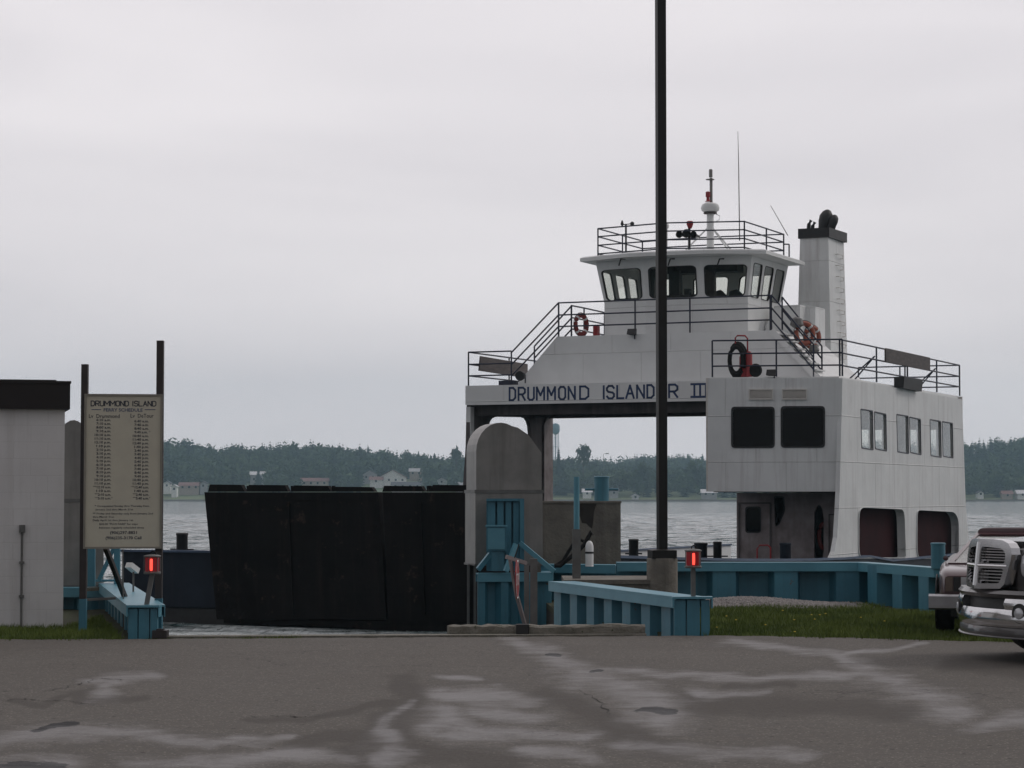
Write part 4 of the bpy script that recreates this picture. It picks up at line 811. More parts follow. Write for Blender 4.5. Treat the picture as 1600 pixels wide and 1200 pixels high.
for i in range(6):
    j = (i+1) % 6; A, B_, C, D = FW(*plan[i], zs_+.002), FW(*plan[j], zs_+.002), FW(*top[j], ztp), FW(*top[i], ztp)
    nrm = (B_-A).cross(D-A).normalized()
    if nrm.dot(Vector((*(FP(cu, cs)), 8))-A) < 0: nrm = -nrm
    ln_ = (B_-A).length; ht = (D-A).length
    fb = lambda a, b, d, A=A, B_=B_, C=C, D=D, nrm=nrm: bil(A, B_, C, D, a, b)+nrm*d
    k = {0:1, 1:1, 2:1, 3:3, 4:3, 5:3}[i]; holes = []
    e0, e1 = (.07, .93) if k == 1 else (.03, .97)
    for q in range(k):
        g = .035 if k > 1 else 0; wa = e0+(e1-e0)*q/k+g; wb = e0+(e1-e0)*(q+1)/k-g
        hz = [(x, y) for x, y in rrect(0, 0, 1, 1, .08)]
        h0 = .05; h1 = .80
        if i == 3: h0, h1 = .05-.0*q, .86
        rr_ = .12; holes.append([(wa+(wb-wa)*x, h0+(h1-h0)*y) for x, y in rrect(0,0,1,1,rr_)])
    walls.plate([(0,0),(1,0),(1,1),(0,1)], holes, fb, .07)
    wins.append((holes, fb))
ph = walls.build('pilothouse_wall', 'pilot', fe)
for holes, fb in wins:
    for h in holes:
        cxx = sum(p[0] for p in h)/len(h); cyy = sum(p[1] for p in h)/len(h)
        inn = [(cxx+(x-cxx)*.94, cyy+(y-cyy)*.965) for x, y in h]
        mb = MB(); mb.plate(h, [inn], fb, .05, -.012); wf = mb.build('window_frame', 'black', fe); mb = MB(); mb.plate(inn, [], fb, .006, .02); mb.build('pane', 'glass', wf)
# pilothouse roof with overhang, fascia
ro = grow(.66); ro = [(ro[0][0]-.0, ro[0][1]+.35), (ro[1][0]-.3, ro[1][1]), (ro[2][0]+.3, ro[2][1]), (ro[3][0], ro[3][1]+.35), (ro[4][0], ro[4][1]-.2), (ro[5][0], ro[5][1]-.2)]
mb = MB(); rs_ = [[FW(u+(cu-u)*k, s+(cs-s)*k, z) for u, s in ro] for k, z in ((.12, ztp+.005), (.0, ztp+.03), (-.0, ztp+.13), (.03, ztp+.17), (.15, ztp+.19))]; mb.loft(rs_); mb.build('pilothouse_roof', 'pilot', fe)
# wipers
for x in (973, 1050, 1127):
    a = planeS(1.45).pix(x, 408); mb = MB(); mb.tube([planeS(1.45).W(a[0]-.12,a[1]-.12), planeS(1.3).W(a[0],a[1]+.05), planeS(1.4).W(a[0]+.1,a[1]+.06)], .025, 6); mb.build('wiper_motor', 'black', fe)
# pilothouse interior: consoles and chairs
mb = MB()
def fbox(mb, u0, u1, s0, s1, z0, z1): mb.hexa([FW(u0,s0,z0),FW(u1,s0,z0),FW(u1,s1,z0),FW(u0,s1,z0)], [FW(u0,s0,z1),FW(u1,s0,z1),FW(u1,s1,z1),FW(u0,s1,z1)])
fbox(mb, pl_(960,2.4), pl_(1000,2.4), 2.4, 3.0, zs_-.1, zs_+.16); fbox(mb, pl_(1035,2.4), pl_(1090,2.4), 2.3, 2.9, zs_-.1, zs_+.2); fbox(mb, pl_(975,2.4), pl_(988,2.4), 4.3, 4.9, zs_, ztp-.02)
fbox(mb, pl_(1060,2.4), pl_(1068,2.4), 4.6, 4.9, zs_, ztp-.02); fbox(mb, pl_(1104,3), pl_(1117,3), 3.0, 3.2, zs_, zs_+1.05); fbox(mb, pl_(1046,3), pl_(1062,3), 3.0, 3.3, zs_, zs_+1.0); fbox(mb, pl_(1050,3), pl_(1056,3), 3.0, 3.2, zs_+.9, zs_+1.15)
fbox(mb, pl_(1040,3), pl_(1150,3), 3.2, 3.8, ztp-.30, ztp-.02); fbox(mb, pl_(1070,2.4), pl_(1078,2.4), 2.4, 2.6, zs_+.2, zs_+.38)
mb.build('wheelhouse_console', 'black', fe)
for x in (1122, 1148):                                     # helm chairs
    u_ = pl_(x, 3.4); mb = MB(); mb.plate([(u_-.28,zs_-.1),(u_+.28,zs_-.1),(u_+.20,zs_+.25),(u_+.02,zs_+.42),(u_-.2,zs_+.36)], [], lambda a, b, d: planeS(3.6).W(a, b, d), .14); fbox(mb, u_-.25, u_+.25, 3.2, 3.6, zs_-.12, zs_+.02); mb.build('helm_chair', 'black', fe)
# railings
def rail(name, pts, h, levels, posts=None, r=.024, parent=fe, mat='navy', rails=None):
    """pts: base points in the ferry frame; posts at every point listed"""
    mb = MB(); P = [Vector(p) for p in pts]
    for k in levels: mb.tube([p+Vector((0,0,h*k)) for p in P], r, 6)
    for i, p in enumerate(P):
        if posts is None or i in posts: mb.tube([p, p+Vector((0,0,h))], r*1.1, 6)
    return mb.build(name, mat, parent)
RH = 1.0
LV = (1, .64, .3)
uA = us(799, .05)
rail('deck_railing', [FW(-.08,.05,H1), FW(uA,.05,H1)], RH, LV)
rail('deck_railing', [FW(-.08,.05,H1), FW(-.08,3,H1), FW(-.08,6,H1)], RH, LV)
P8 = planeS(.75)
def st_rail(P, a, b, da, db, lv=(1,.64,.3), h=RH, posts=(0,1)):
    rail('stair_railing', [P.W(a[0],a[1]-h,da), P.W(b[0],b[1]-h,db)], h, lv, posts)
u1_, z1_ = P8.pix(799,550); u2_, z2_ = P8.pix(873,472.5)
st_rail(P8, (u1_,H1+RH), (u2_,H2+RH), 0, 0)
st_rail(planeS(1.9), planeS(1.9).pix(835,541), planeS(1.9).pix(893,478), 0, 0, posts=(0,1))
uu = [us(x, .85) for x in (873, 993, 1079, 1205)]
rail('deck_railing', [FW(u,.85,H2) for u in uu], RH, LV)
rail('deck_railing', [FW(us(893,1.9),1.9,H2), FW(us(913,2.9),2.9,H2), FW(us(945,4.8),4.8,H2)], RH, LV)
# starboard stair with treads
PS_ = planeS(.7); sA = PS_.pix(1205,466); sB = (PS_.pix(1271,532)[0], H1+RH)
st_rail(PS_, (sA[0],H2+RH), sB, 0, 0); PS2 = planeS(1.55); sA2 = PS2.pix(1222,469); sB2 = PS2.pix(1284,531)
st_rail(PS2, (sA2[0],H2+RH), (sB2[0],H1+RH), 0, 0)
nst = 7; mb = MB()
for k in range(nst):
    f_ = (k+.6)/nst; u_ = sA[0]+(sB[0]-sA[0])*f_+.05; z_ = H2+(H1-H2)*f_
    fbox(mb, u_-.04, u_+.30, .72, 1.5, z_-.02, z_+.02)
stt = mb.build('stair_tread', 'pilot', fe)
mb = MB(); 
for s_ in (.70, 1.5): mb.bar(FW(sA[0]+.0,s_,H2), FW(sB[0]+.1,s_,H1+.03), .03, .16); mb.build('stair_stringer', 'pilot', fe) if s_ > 1 else None
# starboard deck railing
SR0 = [FW(uL+.05+(uR-uL)*k, -1.95+.9*k, H1) for k in (0.02, .5, .99)]
rail('deck_railing', SR0, RH, LV); L3 = [FW(uR-.06, hs0+.05+(hs1-hs0-.1)*k, H1) for k in (0, .27, .52, .78, 1)]
rail('deck_railing', L3, RH, LV); rail('deck_railing', [L3[-1], FW(uL+1.5, hs1-.1, H1), FW(uL+.1, hs1-.1, H1)], RH, LV)
for k in (.27, .78): mb = MB(); p = FW(uR-.1, hs0+(hs1-hs0)*k, H1+.75); q = FW(uR-.95, hs0+(hs1-hs0)*k-.1, H1); mb.tube([p, q], .022, 6); mb.tube([p, q+Vector((.2,0,0))], .022, 6); mb.build('railing_brace', 'navy', fe)
# name boards
a = planeU(-.02); b = planeU(uR-.0)
mb = MB(); s_a, s_b = planeU(.05).pix(751,560)[0], planeU(.05).pix(826,570)[0]; mb.plate([(s_a,H1+.48),(s_b,H1+.42),(s_b,H1+.86),(s_a+.1,H1+.92)], [], lambda a, b, d: planeU(.02).W(a, b, d), .05); mb.build('name_board', 'wood', fe)
s_a, s_b = planeU(uR).pix(1383,560)[0], planeU(uR).pix(1452,570)[0]; mb = MB(); mb.plate(rrect(s_a,H1+.62,s_b,H1+1.02,.06), [], lambda a, b, d: planeU(uR+.03).W(a, b, d), .05); mb.build('name_board', 'wood', fe)
# starboard deckhouse: front, side, inboard, aft walls
zf = HF.pix(1200, 768)[1]
mb = MB(); Wf = HF.len
wf_h = fx(mb, HF, [(1106,768),(1311,768),(1316,591),(1106,591)], [([(1145,638),(1208,638),(1208,697.5),(1145,697.5)], .1), ([(1222.5,637),(1286.5,637),(1286.5,697),(1222.5,697)], .1)], .1)
mb.build('house_front', 'white', fe)
frame_of(wf_h, HF, 'window_frame', 'black', -.02, .045, .06, fe, 'glassd')
for x0_, x1_ in ((1170,1208),(1222,1261)):
    a, z_ = HF.pix(x0_,608); b, z2_ = HF.pix(x1_,624.5); mb = MB(); mb.plate([(a,z2_),(b,z2_),(b,z_),(a,z_)], [[(a+.03,z2_+.03),(b-.03,z2_+.03),(b-.03,z_-.03),(a+.03,z_-.03)]], lambda a, b, d: HF.W(a, b, d), .05, -.05)
    for k in range(7): zz_ = z2_+.035+k*(z_-z2_-.07)/7; mb.add([HF.W(a+.03,zz_,-.045), HF.W(b-.03,zz_,-.045), HF.W(b-.03,zz_+.045,-.003), HF.W(a+.03,zz_+.045,-.003)], [(0,1,2,3)])
    mb.build('vent_louvre', 'inner', fe)
mb = MB()
SO = [(1299,873),(1304,862),(1308,840),(1310.5,800),(1312,768),(1316.5,591),(1503,624),(1506,700),(1509,790),(1513,840),(1520,873)]
wn = []
for xa, ya, xb, yb, y2a, y2b in ((1345,640,1363,643,699,702),(1366,644,1384,648,700,704),(1401,648,1418.5,651,705,708),(1421,652,1438,656,706,710),(1453,656,1469.5,659,711,714),(1472,659,1488,662,712,715)):
    wn.append(([(xa,ya),(xb,yb),(xb+1,y2b),(xa+1.5,y2a)], .06))
big = [([(1346,793),(1412,796),(1414,866),(1414,871),(1341,871),(1341,800)], .35), ([(1434,797),(1490,800),(1497,812),(1497,871),(1432,871),(1432,803)], .35)]
hl = fx(mb, PU, SO, wn+big, .12)
mb.build('house_side', 'white', fe)
frame_of(hl[:6], PU, 'window_frame', 'navy', -.012, .03, .04, fe, 'glass')
frame_of(hl[6:], PU, 'opening_rim', 'white', -.03, .03, .25, fe)
# inboard side wall with matching openings, low partition inside
PI2 = planeU(uL); mb = MB(); s0_ = -2.0; nh = 4
hs_ = []
mb.plate([(s0_+.1,zf),(hs1,zf),(hs1,H1-.02),(s0_+.1,H1-.02)], hs_, lambda a, b, d: PI2.W(a, b, d), .08); mb.build('house_inboard_wall', 'inner', fe)
for h in hs_: mb = MB(); mb.plate(h, [], lambda a, b, d: PI2.W(a, b, d), .006, .03); mb.build('window_pane', 'glass', fe)
PH1 = planeS(hs1); ah_ = [[PH1.pix(*q) for q in [(a,671.5),(b,671.5),(b,716),(a,716)]] for a, b in ((1341,1357),(1364,1378.5),(1420,1433),(1451,1463))]; mb = MB(); mb.plate([(uL,zf),(uR+.0,zf),(uR+.0,H1-.02),(uL,H1-.02)], ah_, lambda a, b, d: PH1.W(a, b, d), .08); mb.build('house_aft_wall', 'inner', fe)
for h in ah_: mb = MB(); mb.plate(h, [], lambda a, b, d: PH1.W(a, b, d), .006, .03); mb.build('window_pane', 'glass', fe)
def houseplan(z, i=.0): return [FW(uL+i,-2.0+i+.02,z), FW(uR-i,hs0+i+.02,z), FW(uR-i,hs1-.01,z), FW(uL+i,hs1-.01,z)]
mb = MB(); mb.hexa(houseplan(zf-.02,.12), houseplan(zf+.08,.12)); mb.build('house_floor', 'soot', fe)
mb = MB(); mb.hexa(houseplan(H1-.10,.11), houseplan(H1-.004,.11)); mb.build('house_roof', 'pilot', fe)
# main-deck casing below the house
PC = planeS(.6); uC = PC.pix(1151,800)[0]; mb = MB()
ch = fx(mb, PC, [(1151,770),(1312,770),(1312,905),(1151,905)], [([(1166,793),(1188,793),(1188,831),(1166,831)], .08), ([(1210,777),(1225,777),(1225,798),(1218,818),(1212,822)], .06), ([(1272,800),(1277,790),(1281,789),(1285,795),(1287,810),(1287,860),(1284,880),(1272,880)], .05)], .1)
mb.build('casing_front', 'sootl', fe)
frame_of(ch[:2], PC, 'window_frame', 'black', -.02, .03, .04, fe, 'glassd')
mb = MB(); mb.plate([PC.pix(*q) for q in [(1154,785),(1205,785),(1205,903),(1154,903)]], [[(a, b) for a, b in [PC.pix(*q) for q in [(1156,787),(1203,787),(1203,902),(1156,902)]]]], lambda a, b, d: PC.W(a, b, d), .03, -.03); mb.build('door_frame', 'soot', fe)
mb = MB(); mb.plate([PC.pix(*q) for q in [(1295,803),(1309,803),(1309,903),(1295,903)]], [[PC.pix(*q) for q in [(1296.5,805),(1307,805),(1307,902),(1296.5,902)]]], lambda a, b, d: PC.W(a, b, d), .03, -.03); mb.build('door_frame', 'soot', fe)
mb = MB(); fbox(mb, uC-.01, uC+.1, .7, hs1-2, DZ, zf-.03); mb.build('casing_inboard_wall', 'soot', fe)
mb = MB(); fbox(mb, uR-.42, uR-.32, .75, hs1-.15, DZ, zf-.03); mb.build('casing_outboard_wall', 'maroon', fe)
mb = MB(); fbox(mb, uC+.2, uR-.5, 3.6, 3.7, DZ, zf-.03); mb.build('casing_bulkhead', 'soot', fe)
mb = MB(); cc = PC.W(*PC.pix(1281,838), .35); mb.tube([cc+Vector((math.cos(a)*.12, 0, math.sin(a)*.34)) for a in np.linspace(0,2*PI,20)[:-1]], .06, 8, closed=True); tag(mb.build('life_ring', 'ringd', None, True), 'dark red life ring half seen through the oval opening at the main deck', 'life ring', 'life rings on the ferry')
# small red frame on deck
mb = MB(); PC2 = planeS(-1.2); mb.tube([PC2.W(*PC2.pix(x,y)) for x, y in ((1183,876),(1183,858),(1187,852),(1200,852),(1204,856),(1204,876))], .025, 6); tag(mb.build('handrail_hoop', 'redp'), 'small dark red tubular hoop on the ferry deck below the grey door', 'hoop')
# funnel
sFu = 6.2; PFn = planeS(sFu); ua_, zt_f = PFn.pix(1250,370); ub_f = PFn.pix(1294,370)[0]; zt_f = PFn.pix(1270,372)[1]
dF = 1.7; mb = MB()
def frect(z, g, gs=0): return [FW(ua_-g,sFu-g,z), FW(ub_f+g,sFu-g,z), FW(ub_f+g+gs,sFu+dF,z), FW(ua_-g,sFu+dF,z)]
mb.loft([frect(H1-.02,.12), frect(zt_f,0)]); fn = mb.build('funnel', 'white', fe)
mb = MB(); mb.loft([frect(zt_f+.001,.03), frect(zt_f+.001,.05,.06), frect(zt_f+.30,.05,.06)]); fc = mb.build('funnel_cap', 'black', fn)
for x, y, r_, h_ in ((1289,327,.21,.55),(1300,335,.17,.5)):
    mb = MB(); u_ = us(x, 6.9); zc = planeS(6.9).pix(x,y)[1]; b_ = FW(u_-.05,6.9,zt_f+.28); e_ = FW(u_+.06,7.6,zc)
    h_ = zc-b_.z; mb.loft([[FW(u_+k*.10,6.9+k*.1,b_.z+h_*k)+Vector((math.cos(a)*r_*w_,math.sin(a)*r_*w_,0)) for a in np.linspace(0,2*PI,15)[:-1]] for k,w_ in ((0,.78),(.25,.85),(.5,1.0),(.75,.95),(.93,.6),(1,.2))]); mb.build('exhaust_pipe', 'black', fn, True)
for x, y in ((1268,344),(1274,347)):
    u_ = us(x,6.9); zc = planeS(6.9).pix(x,y)[1]; mb = MB(); mb.tube([FW(u_-.05,6.9,zt_f+.28), FW(u_-.03,6.9,zc-.12), FW(u_+.04,6.9,zc)], .06, 8); mb.build('exhaust_pipe', 'black', fn, True)
for k in range(15):
    z_ = zt_f-.45-k*.345
    if z_ < H1+.2: break
    g = .12*(zt_f-z_)/(zt_f-H1)
    mb = MB(); p = [FW(ub_f+g+.0,sFu+.7,z_), FW(ub_f+g+.10,sFu+.7,z_), FW(ub_f+g+.10,sFu+1.2,z_), FW(ub_f+g+.1,sFu+1.2,z_-.1), FW(ub_f+g,sFu+1.2,z_-.1)]; mb.tube(p, .012, 5); mb.build('ladder_rung', 'inner', fn)
for k in range(9):
    z_ = zt_f-.5-k*.36; g = .12*(zt_f-z_)/(zt_f-H1); mb = MB(); mb.tube([FW(ua_-g,sFu+.6,z_), FW(ua_-g-.14,sFu+.6,z_), FW(ua_-g-.16,sFu+.6,z_-.04), FW(ua_-g-.14,sFu+.6,z_-.1), FW(ua_-g,sFu+.6,z_-.1)], .014, 5); mb.build('ladder_rung', 'navy', fn)
# locker behind the stair
mb = MB(); PL = planeS(4.2); qq = [PL.pix(*q) for q in [(1243,596),(1274,596),(1274,479),(1254,475),(1243,500)]]; mb.plate(qq, [], lambda a, b, d: PL.W(a, b, d), 1.0); mb.build('deck_locker', 'pilot', fe)
mb = MB(); PL = planeS(3.6); qq = [PL.pix(*q) for q in [(1196,524),(1250,524),(1250,476),(1210,478),(1196,510)]]; mb.plate(qq, [], lambda a, b, d: PL.W(a, b, d), 1.0); mb.build('aft_cabin', 'pilot', fe)
# roof gear
zr_ = ztp+.19
ra = [FW(us(935,1.6),1.6,zr_-.02), FW(us(1042,1.2),1.2,zr_), FW(us(1165,1.6),1.6,zr_-.02)]
rb_ = [ra[2], FW(us(1165,1.6)+.02,3.6,zr_-.02), FW(us(1165,1.6)+.02,5.3,zr_-.02)]
LV4 = (1, .70, .38, .06)
rail('roof_railing', ra, .80, LV4, r=.022); rail('roof_railing', rb_, .80, LV4, r=.022)
rail('roof_railing', [ra[0], FW(us(935,1.6),3.6,zr_-.02), FW(us(935,1.6),5.3,zr_-.02)], .80, LV4, r=.022); rail('roof_railing', [FW(us(935,1.6),5.3,zr_-.02), FW(cu,5.3,zr_), rb_[2]], .80, LV4, r=.022)
rail('catwalk_railing', [rb_[2], FW(ua_-.1,5.4,zr_-.02)], .5, (1,.05), r=.022)
# mast
sM = 3.2; um = us(1111.5, sM); PM = planeS(sM); Z = lambda y: PM.pix(1111, y)[1]; m0 = FW(um, sM, 0)
def mz(y): return Vector((m0.x, m0.y, Z(y)))
mb = MB(); mb.lathe((m0.x,m0.y,zr_-.02), [(.11,0),(.105,Z(331)-zr_)], 14); mast = mb.build('mast', 'pilot', fe, True)
mb = MB(); zz0 = Z(331); mb.lathe((m0.x,m0.y,zz0), [(.2,0),(.26,.04),(.28,.12),(.24,.22),(.15,.27),(.02,.28)], 20); mb.build('radar_dome', 'pilot', mast, True)
mb = MB(); mb.lathe((m0.x,m0.y,zz0-.06), [(.2,0),(.2,.04)], 16); mb.build('mast_platform', 'soot', mast)
mb = MB(); mb.tube([mz(316)+Vector((.03,0,0)), mz(278)+Vector((.03,0,0))], .045, 8); mb.lathe((m0.x,m0.y,Z(281)), [(.13,0),(.13,.02)], 12); mb.build('topmast', 'galv', mast, True)
mb = MB(); mb.lathe((m0.x+.02,m0.y,Z(277)), [(.05,0),(.055,.03),(.055,.2),(.045,.24)], 12); mb.build('masthead_light', 'galv', mast, True)
mb = MB(); mb.lathe((m0.x-.07,m0.y-.05,Z(315)), [(.1,0),(.05,.03),(.045,.12),(.07,.14),(.07,.28),(.03,.3)], 12); mb.build('signal_lamp', 'redp', mast, True)
mb = MB()
for dx, ds in ((-1.0,0),(.75,.1),(.35,1.2)): mb.tube([FW(um,sM,Z(352)), FW(um+dx,sM+ds,zr_)], .024, 6)
mb.tube([FW(um+.1,sM,Z(333)), FW(um+.3,sM,Z(338)), FW(um+.28,sM,Z(344)), FW(um+.12,sM,Z(348))], .012, 5); mb.build('mast_stay', 'pilot', mast)
# horns and beacon
sH = 2.0; Ph = planeS(sH); uh, zh_ = Ph.pix(1077,366); mb = MB(); mb.tube([FW(uh,sH,zr_), FW(uh,sH,zh_+.3)], .04, 8); hn = mb.build('horn_stand', 'black', fe)
for x, y, r_ in ((1064,367,.11),(1075,365.5,.13),(1086,367.5,.11)):
    u_, z_ = Ph.pix(x, y); c_ = FW(u_, sH-.15, z_); mb = MB(); mb.lathe(c_, [(.03,.5),(.045,.25),(r_*.7,.08),(r_,0),(r_*.85,.03),(.03,.12)], 16, axis=(SX.x,SX.y,0)); mb.build('horn', 'black', hn, True)
mb = MB(); u_, z_ = Ph.pix(1078,357); mb.lathe(FW(u_,sH,z_), [(.05,0),(.1,.12),(.1,.2),(.07,.22)], 12); mb.build('beacon', 'redp', hn, True)
# anemometer
Pw = planeS(1.8); uw, zw = Pw.pix(978,351); mb = MB(); mb.tube([FW(uw,1.8,zr_), FW(uw,1.8,zw+.02)], .032, 6); an = mb.build('wind_sensor', 'black', fe)
mb = MB(); mb.tube([FW(uw-.12,1.8,zw), FW(uw+.22,1.8,zw+.02)], .015, 5); mb.lathe(FW(uw+.2,1.8,zw-.05), [(.03,0),(.06,.04),(.06,.1),(.02,.13)], 8); mb.lathe(FW(uw-.12,1.8,zw-.03), [(.02,0),(.05,.05),(.02,.16)], 8); mb.build('sensor_cups', 'black', an)
mb = MB(); mb.tube([FW(us(1043,2),2,zr_+.75), FW(us(1043,2),2,zr_+.2)], .03, 6); mb.lathe(FW(us(1042,2),2,zr_+.7), [(.02,0),(.08,.05),(.09,.12),(.05,.2)], 12); mb.build('satellite_antenna', 'pilot', fe, True)
sW = 2.6; Pw2 = planeS(sW); a = Pw2.pix(1157,376); b = Pw2.pix(1155.5,205); zmid = Pw2.pix(1156,260)[1]
mb = MB(); mb.tube([Pw2.W(us(1157.5,sW),a[1]), Pw2.W(us(1156.5,sW),zmid), Pw2.W(us(1155.5,sW),b[1])], [.018,.014,.007], 6); mb.build('whip_antenna', 'galvd', fe)
sW = 5.0; Pw2 = planeS(sW); mb = MB(); mb.tube([Pw2.W(*Pw2.pix(1231,368)), Pw2.W(*Pw2.pix(1204,321))], [.014,.008], 6); mb.build('whip_antenna', 'galvd', fe)
# things on the ferry
def ring_at(P, x, y, ru, rz, r, mat, label, d=0, grp='life rings on the ferry', tilt=0):
    u_, z_ = P.pix(x, y); c_ = P.W(u_, z_, d); n3 = Vector((P.d.x, P.d.y, 0)); nn_ = Vector((P.n.x, P.n.y, 0)); ax_ = (n3*math.cos(tilt)+nn_*math.sin(tilt))
    t = thing('life_ring', c_, label, 'life ring', grp)
    mb = MB(); mb.tube([c_+ax_*ru*math.cos(a)+Vector((0,0,rz*math.sin(a))) for a in np.linspace(0,2*PI,29)[:-1]], r, 10, closed=True); o = mb.build('ring', mat, t, True)
    for k in range(4):
        a = PI/4+k*PI/2; p = c_+ax_*ru*math.cos(a)+Vector((0,0,rz*math.sin(a))); dt = (-ax_*ru*math.sin(a)+Vector((0,0,rz*math.cos(a)))).normalized()
        mb = MB(); mb.tube([p-dt*.03, p+dt*.03], r*1.06, 10); mb.build('band', 'pilot', t)
    mb = MB(); mb.tube([c_+ax_*(ru+r*1.2)*math.cos(a)+Vector((0,0,(rz+r*1.2)*math.sin(a))) for a in np.linspace(0,2*PI,21)[:-1]], .012, 5, closed=True); mb.build('grab_line', 'galvd', t)
    return t
ring_at(planeS(1.85), 908, 507.5, .26, .28, .07, 'ringd', 'dark red life ring on the rail left of the pilothouse', tilt=R(72))
ring_at(planeS(1.45), 1257, 521, .28, .29, .07, 'ring', 'faded orange life ring on the stair rail, left of its twin', tilt=R(50))
ring_at(planeS(1.75), 1269, 527, .26, .28, .07, 'ring', 'faded orange life ring on the stair rail, nearer the funnel', tilt=R(60))
mb = MB(); PP = planeS(2.4); a, z_ = PP.pix(931,515); fbox(mb, a-.05, a+.09, 2.3, 2.5, H2, H2+.42); tag(mb.build('red_box', 'redp'), 'small red box on the deck beside the dark red life ring', 'box')
mb = MB(); PP = planeS(.5); a, z_ = PP.pix(1222,595)
# grey and dark equipment by the orange rings
PP = planeS(1.2); mb = MB(); uq, zq = PP.pix(1245,512); mb.lathe(PP.W(uq,zq,0), [(.1,0),(.2,.08),(.16,.25),(.05,.3)], 10); uq, zq = PP.pix(1272,547); mb.lathe(PP.W(uq,zq-.1,0), [(.1,0),(.16,.1),(.1,.25)], 10); tag(mb.build('stair_floodlight', 'galvd'), 'pair of grey floodlights clamped to the starboard stair rail', 'floodlight')
# hose reel cart
PR = planeS(-1.35); u_, z_ = PR.pix(1152,563); rc = thing('hose_reel', PR.W(u_, H1, 0), 'red wheeled extinguisher cart with a black hose coil behind the front rail', 'hose reel')
for rr_ in (.36, .30, .40):
    mb = MB(); c_ = PR.W(u_,z_-.0,(rr_-.36)*1.5); mb.tube([c_+Vector((UX.x,UX.y,0))*rr_*.62*math.cos(a)+Vector((0,0,rr_*1.18*math.sin(a))) for a in np.linspace(0,2*PI,25)[:-1]], .055, 8, closed=True); mb.build('hose_coil', 'rubber', rc, True)
ux_, zx_ = PR.pix(1164,572); mb = MB(); mb.lathe(PR.W(ux_-.05,H1+.02,.1), [(.12,0),(.14,.05),(.14,.55),(.08,.68),(.03,.72)], 14); mb.lathe(PR.W(ux_+.12,H1+.02,.0), [(.09,0),(.09,.62),(.04,.7)], 12); mb.build('red_cylinder', 'redp', rc, True)
mb = MB(); mb.tube([PR.W(*PR.pix(x,y)) for x, y in ((1149,545),(1149,528),(1152,524.5),(1164,524.5),(1168,529),(1168,590))], .025, 6); mb.build('handle', 'redp', rc, True)
a, z_ = PR.pix(1181,581); mb = MB(); mb.lathe(PR.W(a,H1+.19,-.1), [(.1,0),(.17,.02),(.19,.08),(.17,.14),(.1,.16)], 18, axis=(PR.n.x,PR.n.y,0)); mb.build('wheel', 'rubber', rc, True)
# floodlights
for x, y, s_, nm in ((1206,583,-1.5,'small floodlight on the front rail of the starboard deckhouse'), (988,519,.7,'small floodlight on the casing front below the pilothouse'), (817,588,.4,'round dark floodlight at the foot of the port slope')):
    Pq = planeS(s_); u_, z_ = Pq.pix(x, y); t = thing('floodlight', Pq.W(u_, z_, 0), nm, 'floodlight', 'floodlights on the ferry')
    mb = MB()
    if x == 817: mb.lathe(Pq.W(u_,z_,-.25), [(.14,0),(.15,.03),(.12,.2),(.05,.3)], 14, axis=(SX.x,SX.y,.1))
    else: mb.hexa([Pq.W(u_-.14,z_-.06,-.1),Pq.W(u_+.14,z_-.06,-.1),Pq.W(u_+.1,z_-.08,.08),Pq.W(u_-.1,z_-.08,.08)], [Pq.W(u_-.14,z_+.1,-.02),Pq.W(u_+.14,z_+.1,-.02),Pq.W(u_+.1,z_+.06,.1),Pq.W(u_-.1,z_+.06,.1)])
    mb.build('lamp_head', 'black', t); mb = MB(); mb.tube([Pq.W(u_+.05,z_-.2,.06), Pq.W(u_+.05,z_,.06)], .02, 5); mb.build('bracket', 'navy', t)
# dark box low left on the fascia deck, black speaker box on starboard deck
mb = MB(); a = us(779,.1); b = us(801,.1); fbox(mb, a, b, .1, .5, H1, H1+.14); tag(mb.build('deck_box', 'navy'), 'low dark blue box on the deck edge left of the port slope', 'box')
s_a, s_b = PU.pix(1402,597)[0], PU.pix(1431,600)[0]; t = thing('floodlight', PU.W((s_a+s_b)/2, H1-.1, 0), 'square black floodlight hung over the edge of the starboard deckhouse roof', 'floodlight', 'floodlights on the ferry')
mb = MB(); mb.hexa([PU.W(s_a,H1-.08,-.18),PU.W(s_b,H1-.10,-.18),PU.W(s_b,H1-.1,.1),PU.W(s_a,H1-.08,.1)], [PU.W(s_a,H1+.25,-.22),PU.W(s_b,H1+.25,-.22),PU.W(s_b,H1+.25,.1),PU.W(s_a,H1+.25,.1)]); mb.build('lamp_head', 'black', t)
mb = MB(); mb.tube([PU.W((s_a+s_b)/2,H1+.25,.05),PU.W((s_a+s_b)/2,H1+.7,.05)], .025, 6); mb.build('bracket', 'navy', t)
# bollards on the ferry
for x, y0, y1, r_, s_, mat, pins, lab in ((990,842,862,.16,8,'black',True,'dark mooring post on the far bulwark, left of the pole footing'), (1121,846,866,.14,9,'black',True,'dark mooring post with a long cross pin on the far bulwark'), (1095,848,866,.20,5,'teal',False,'dark blue mooring post beside the right red lamp'), (1227,848,872,.15,-2.5,'teal',True,'dark blue mooring post in front of the ferry casing wall')):
    p = PV = planeS(s_); u_, zt2 = PV.pix(x, y0); zb2 = PV.pix(x, y1)[1]; q = PV.W(u_, zb2, 0)
    bollard('bollard', (q.x,q.y,zb2-.5), r_, zt2-zb2+.5, 'hull' if mat == 'teal' else mat, lab, pins, pinw=2.4 if x == 1121 else 1.7)
pq = PB.pix(262, 833); q = PB.W(pq[0], 0, .6); bollard('bollard', (q.x,q.y,zz-.3), .13, pq[1]-zz+.3, 'black', 'dark mooring post with a cross pin on the bow, right of the schedule sign', True, pinw=2.3, rot=-TH)
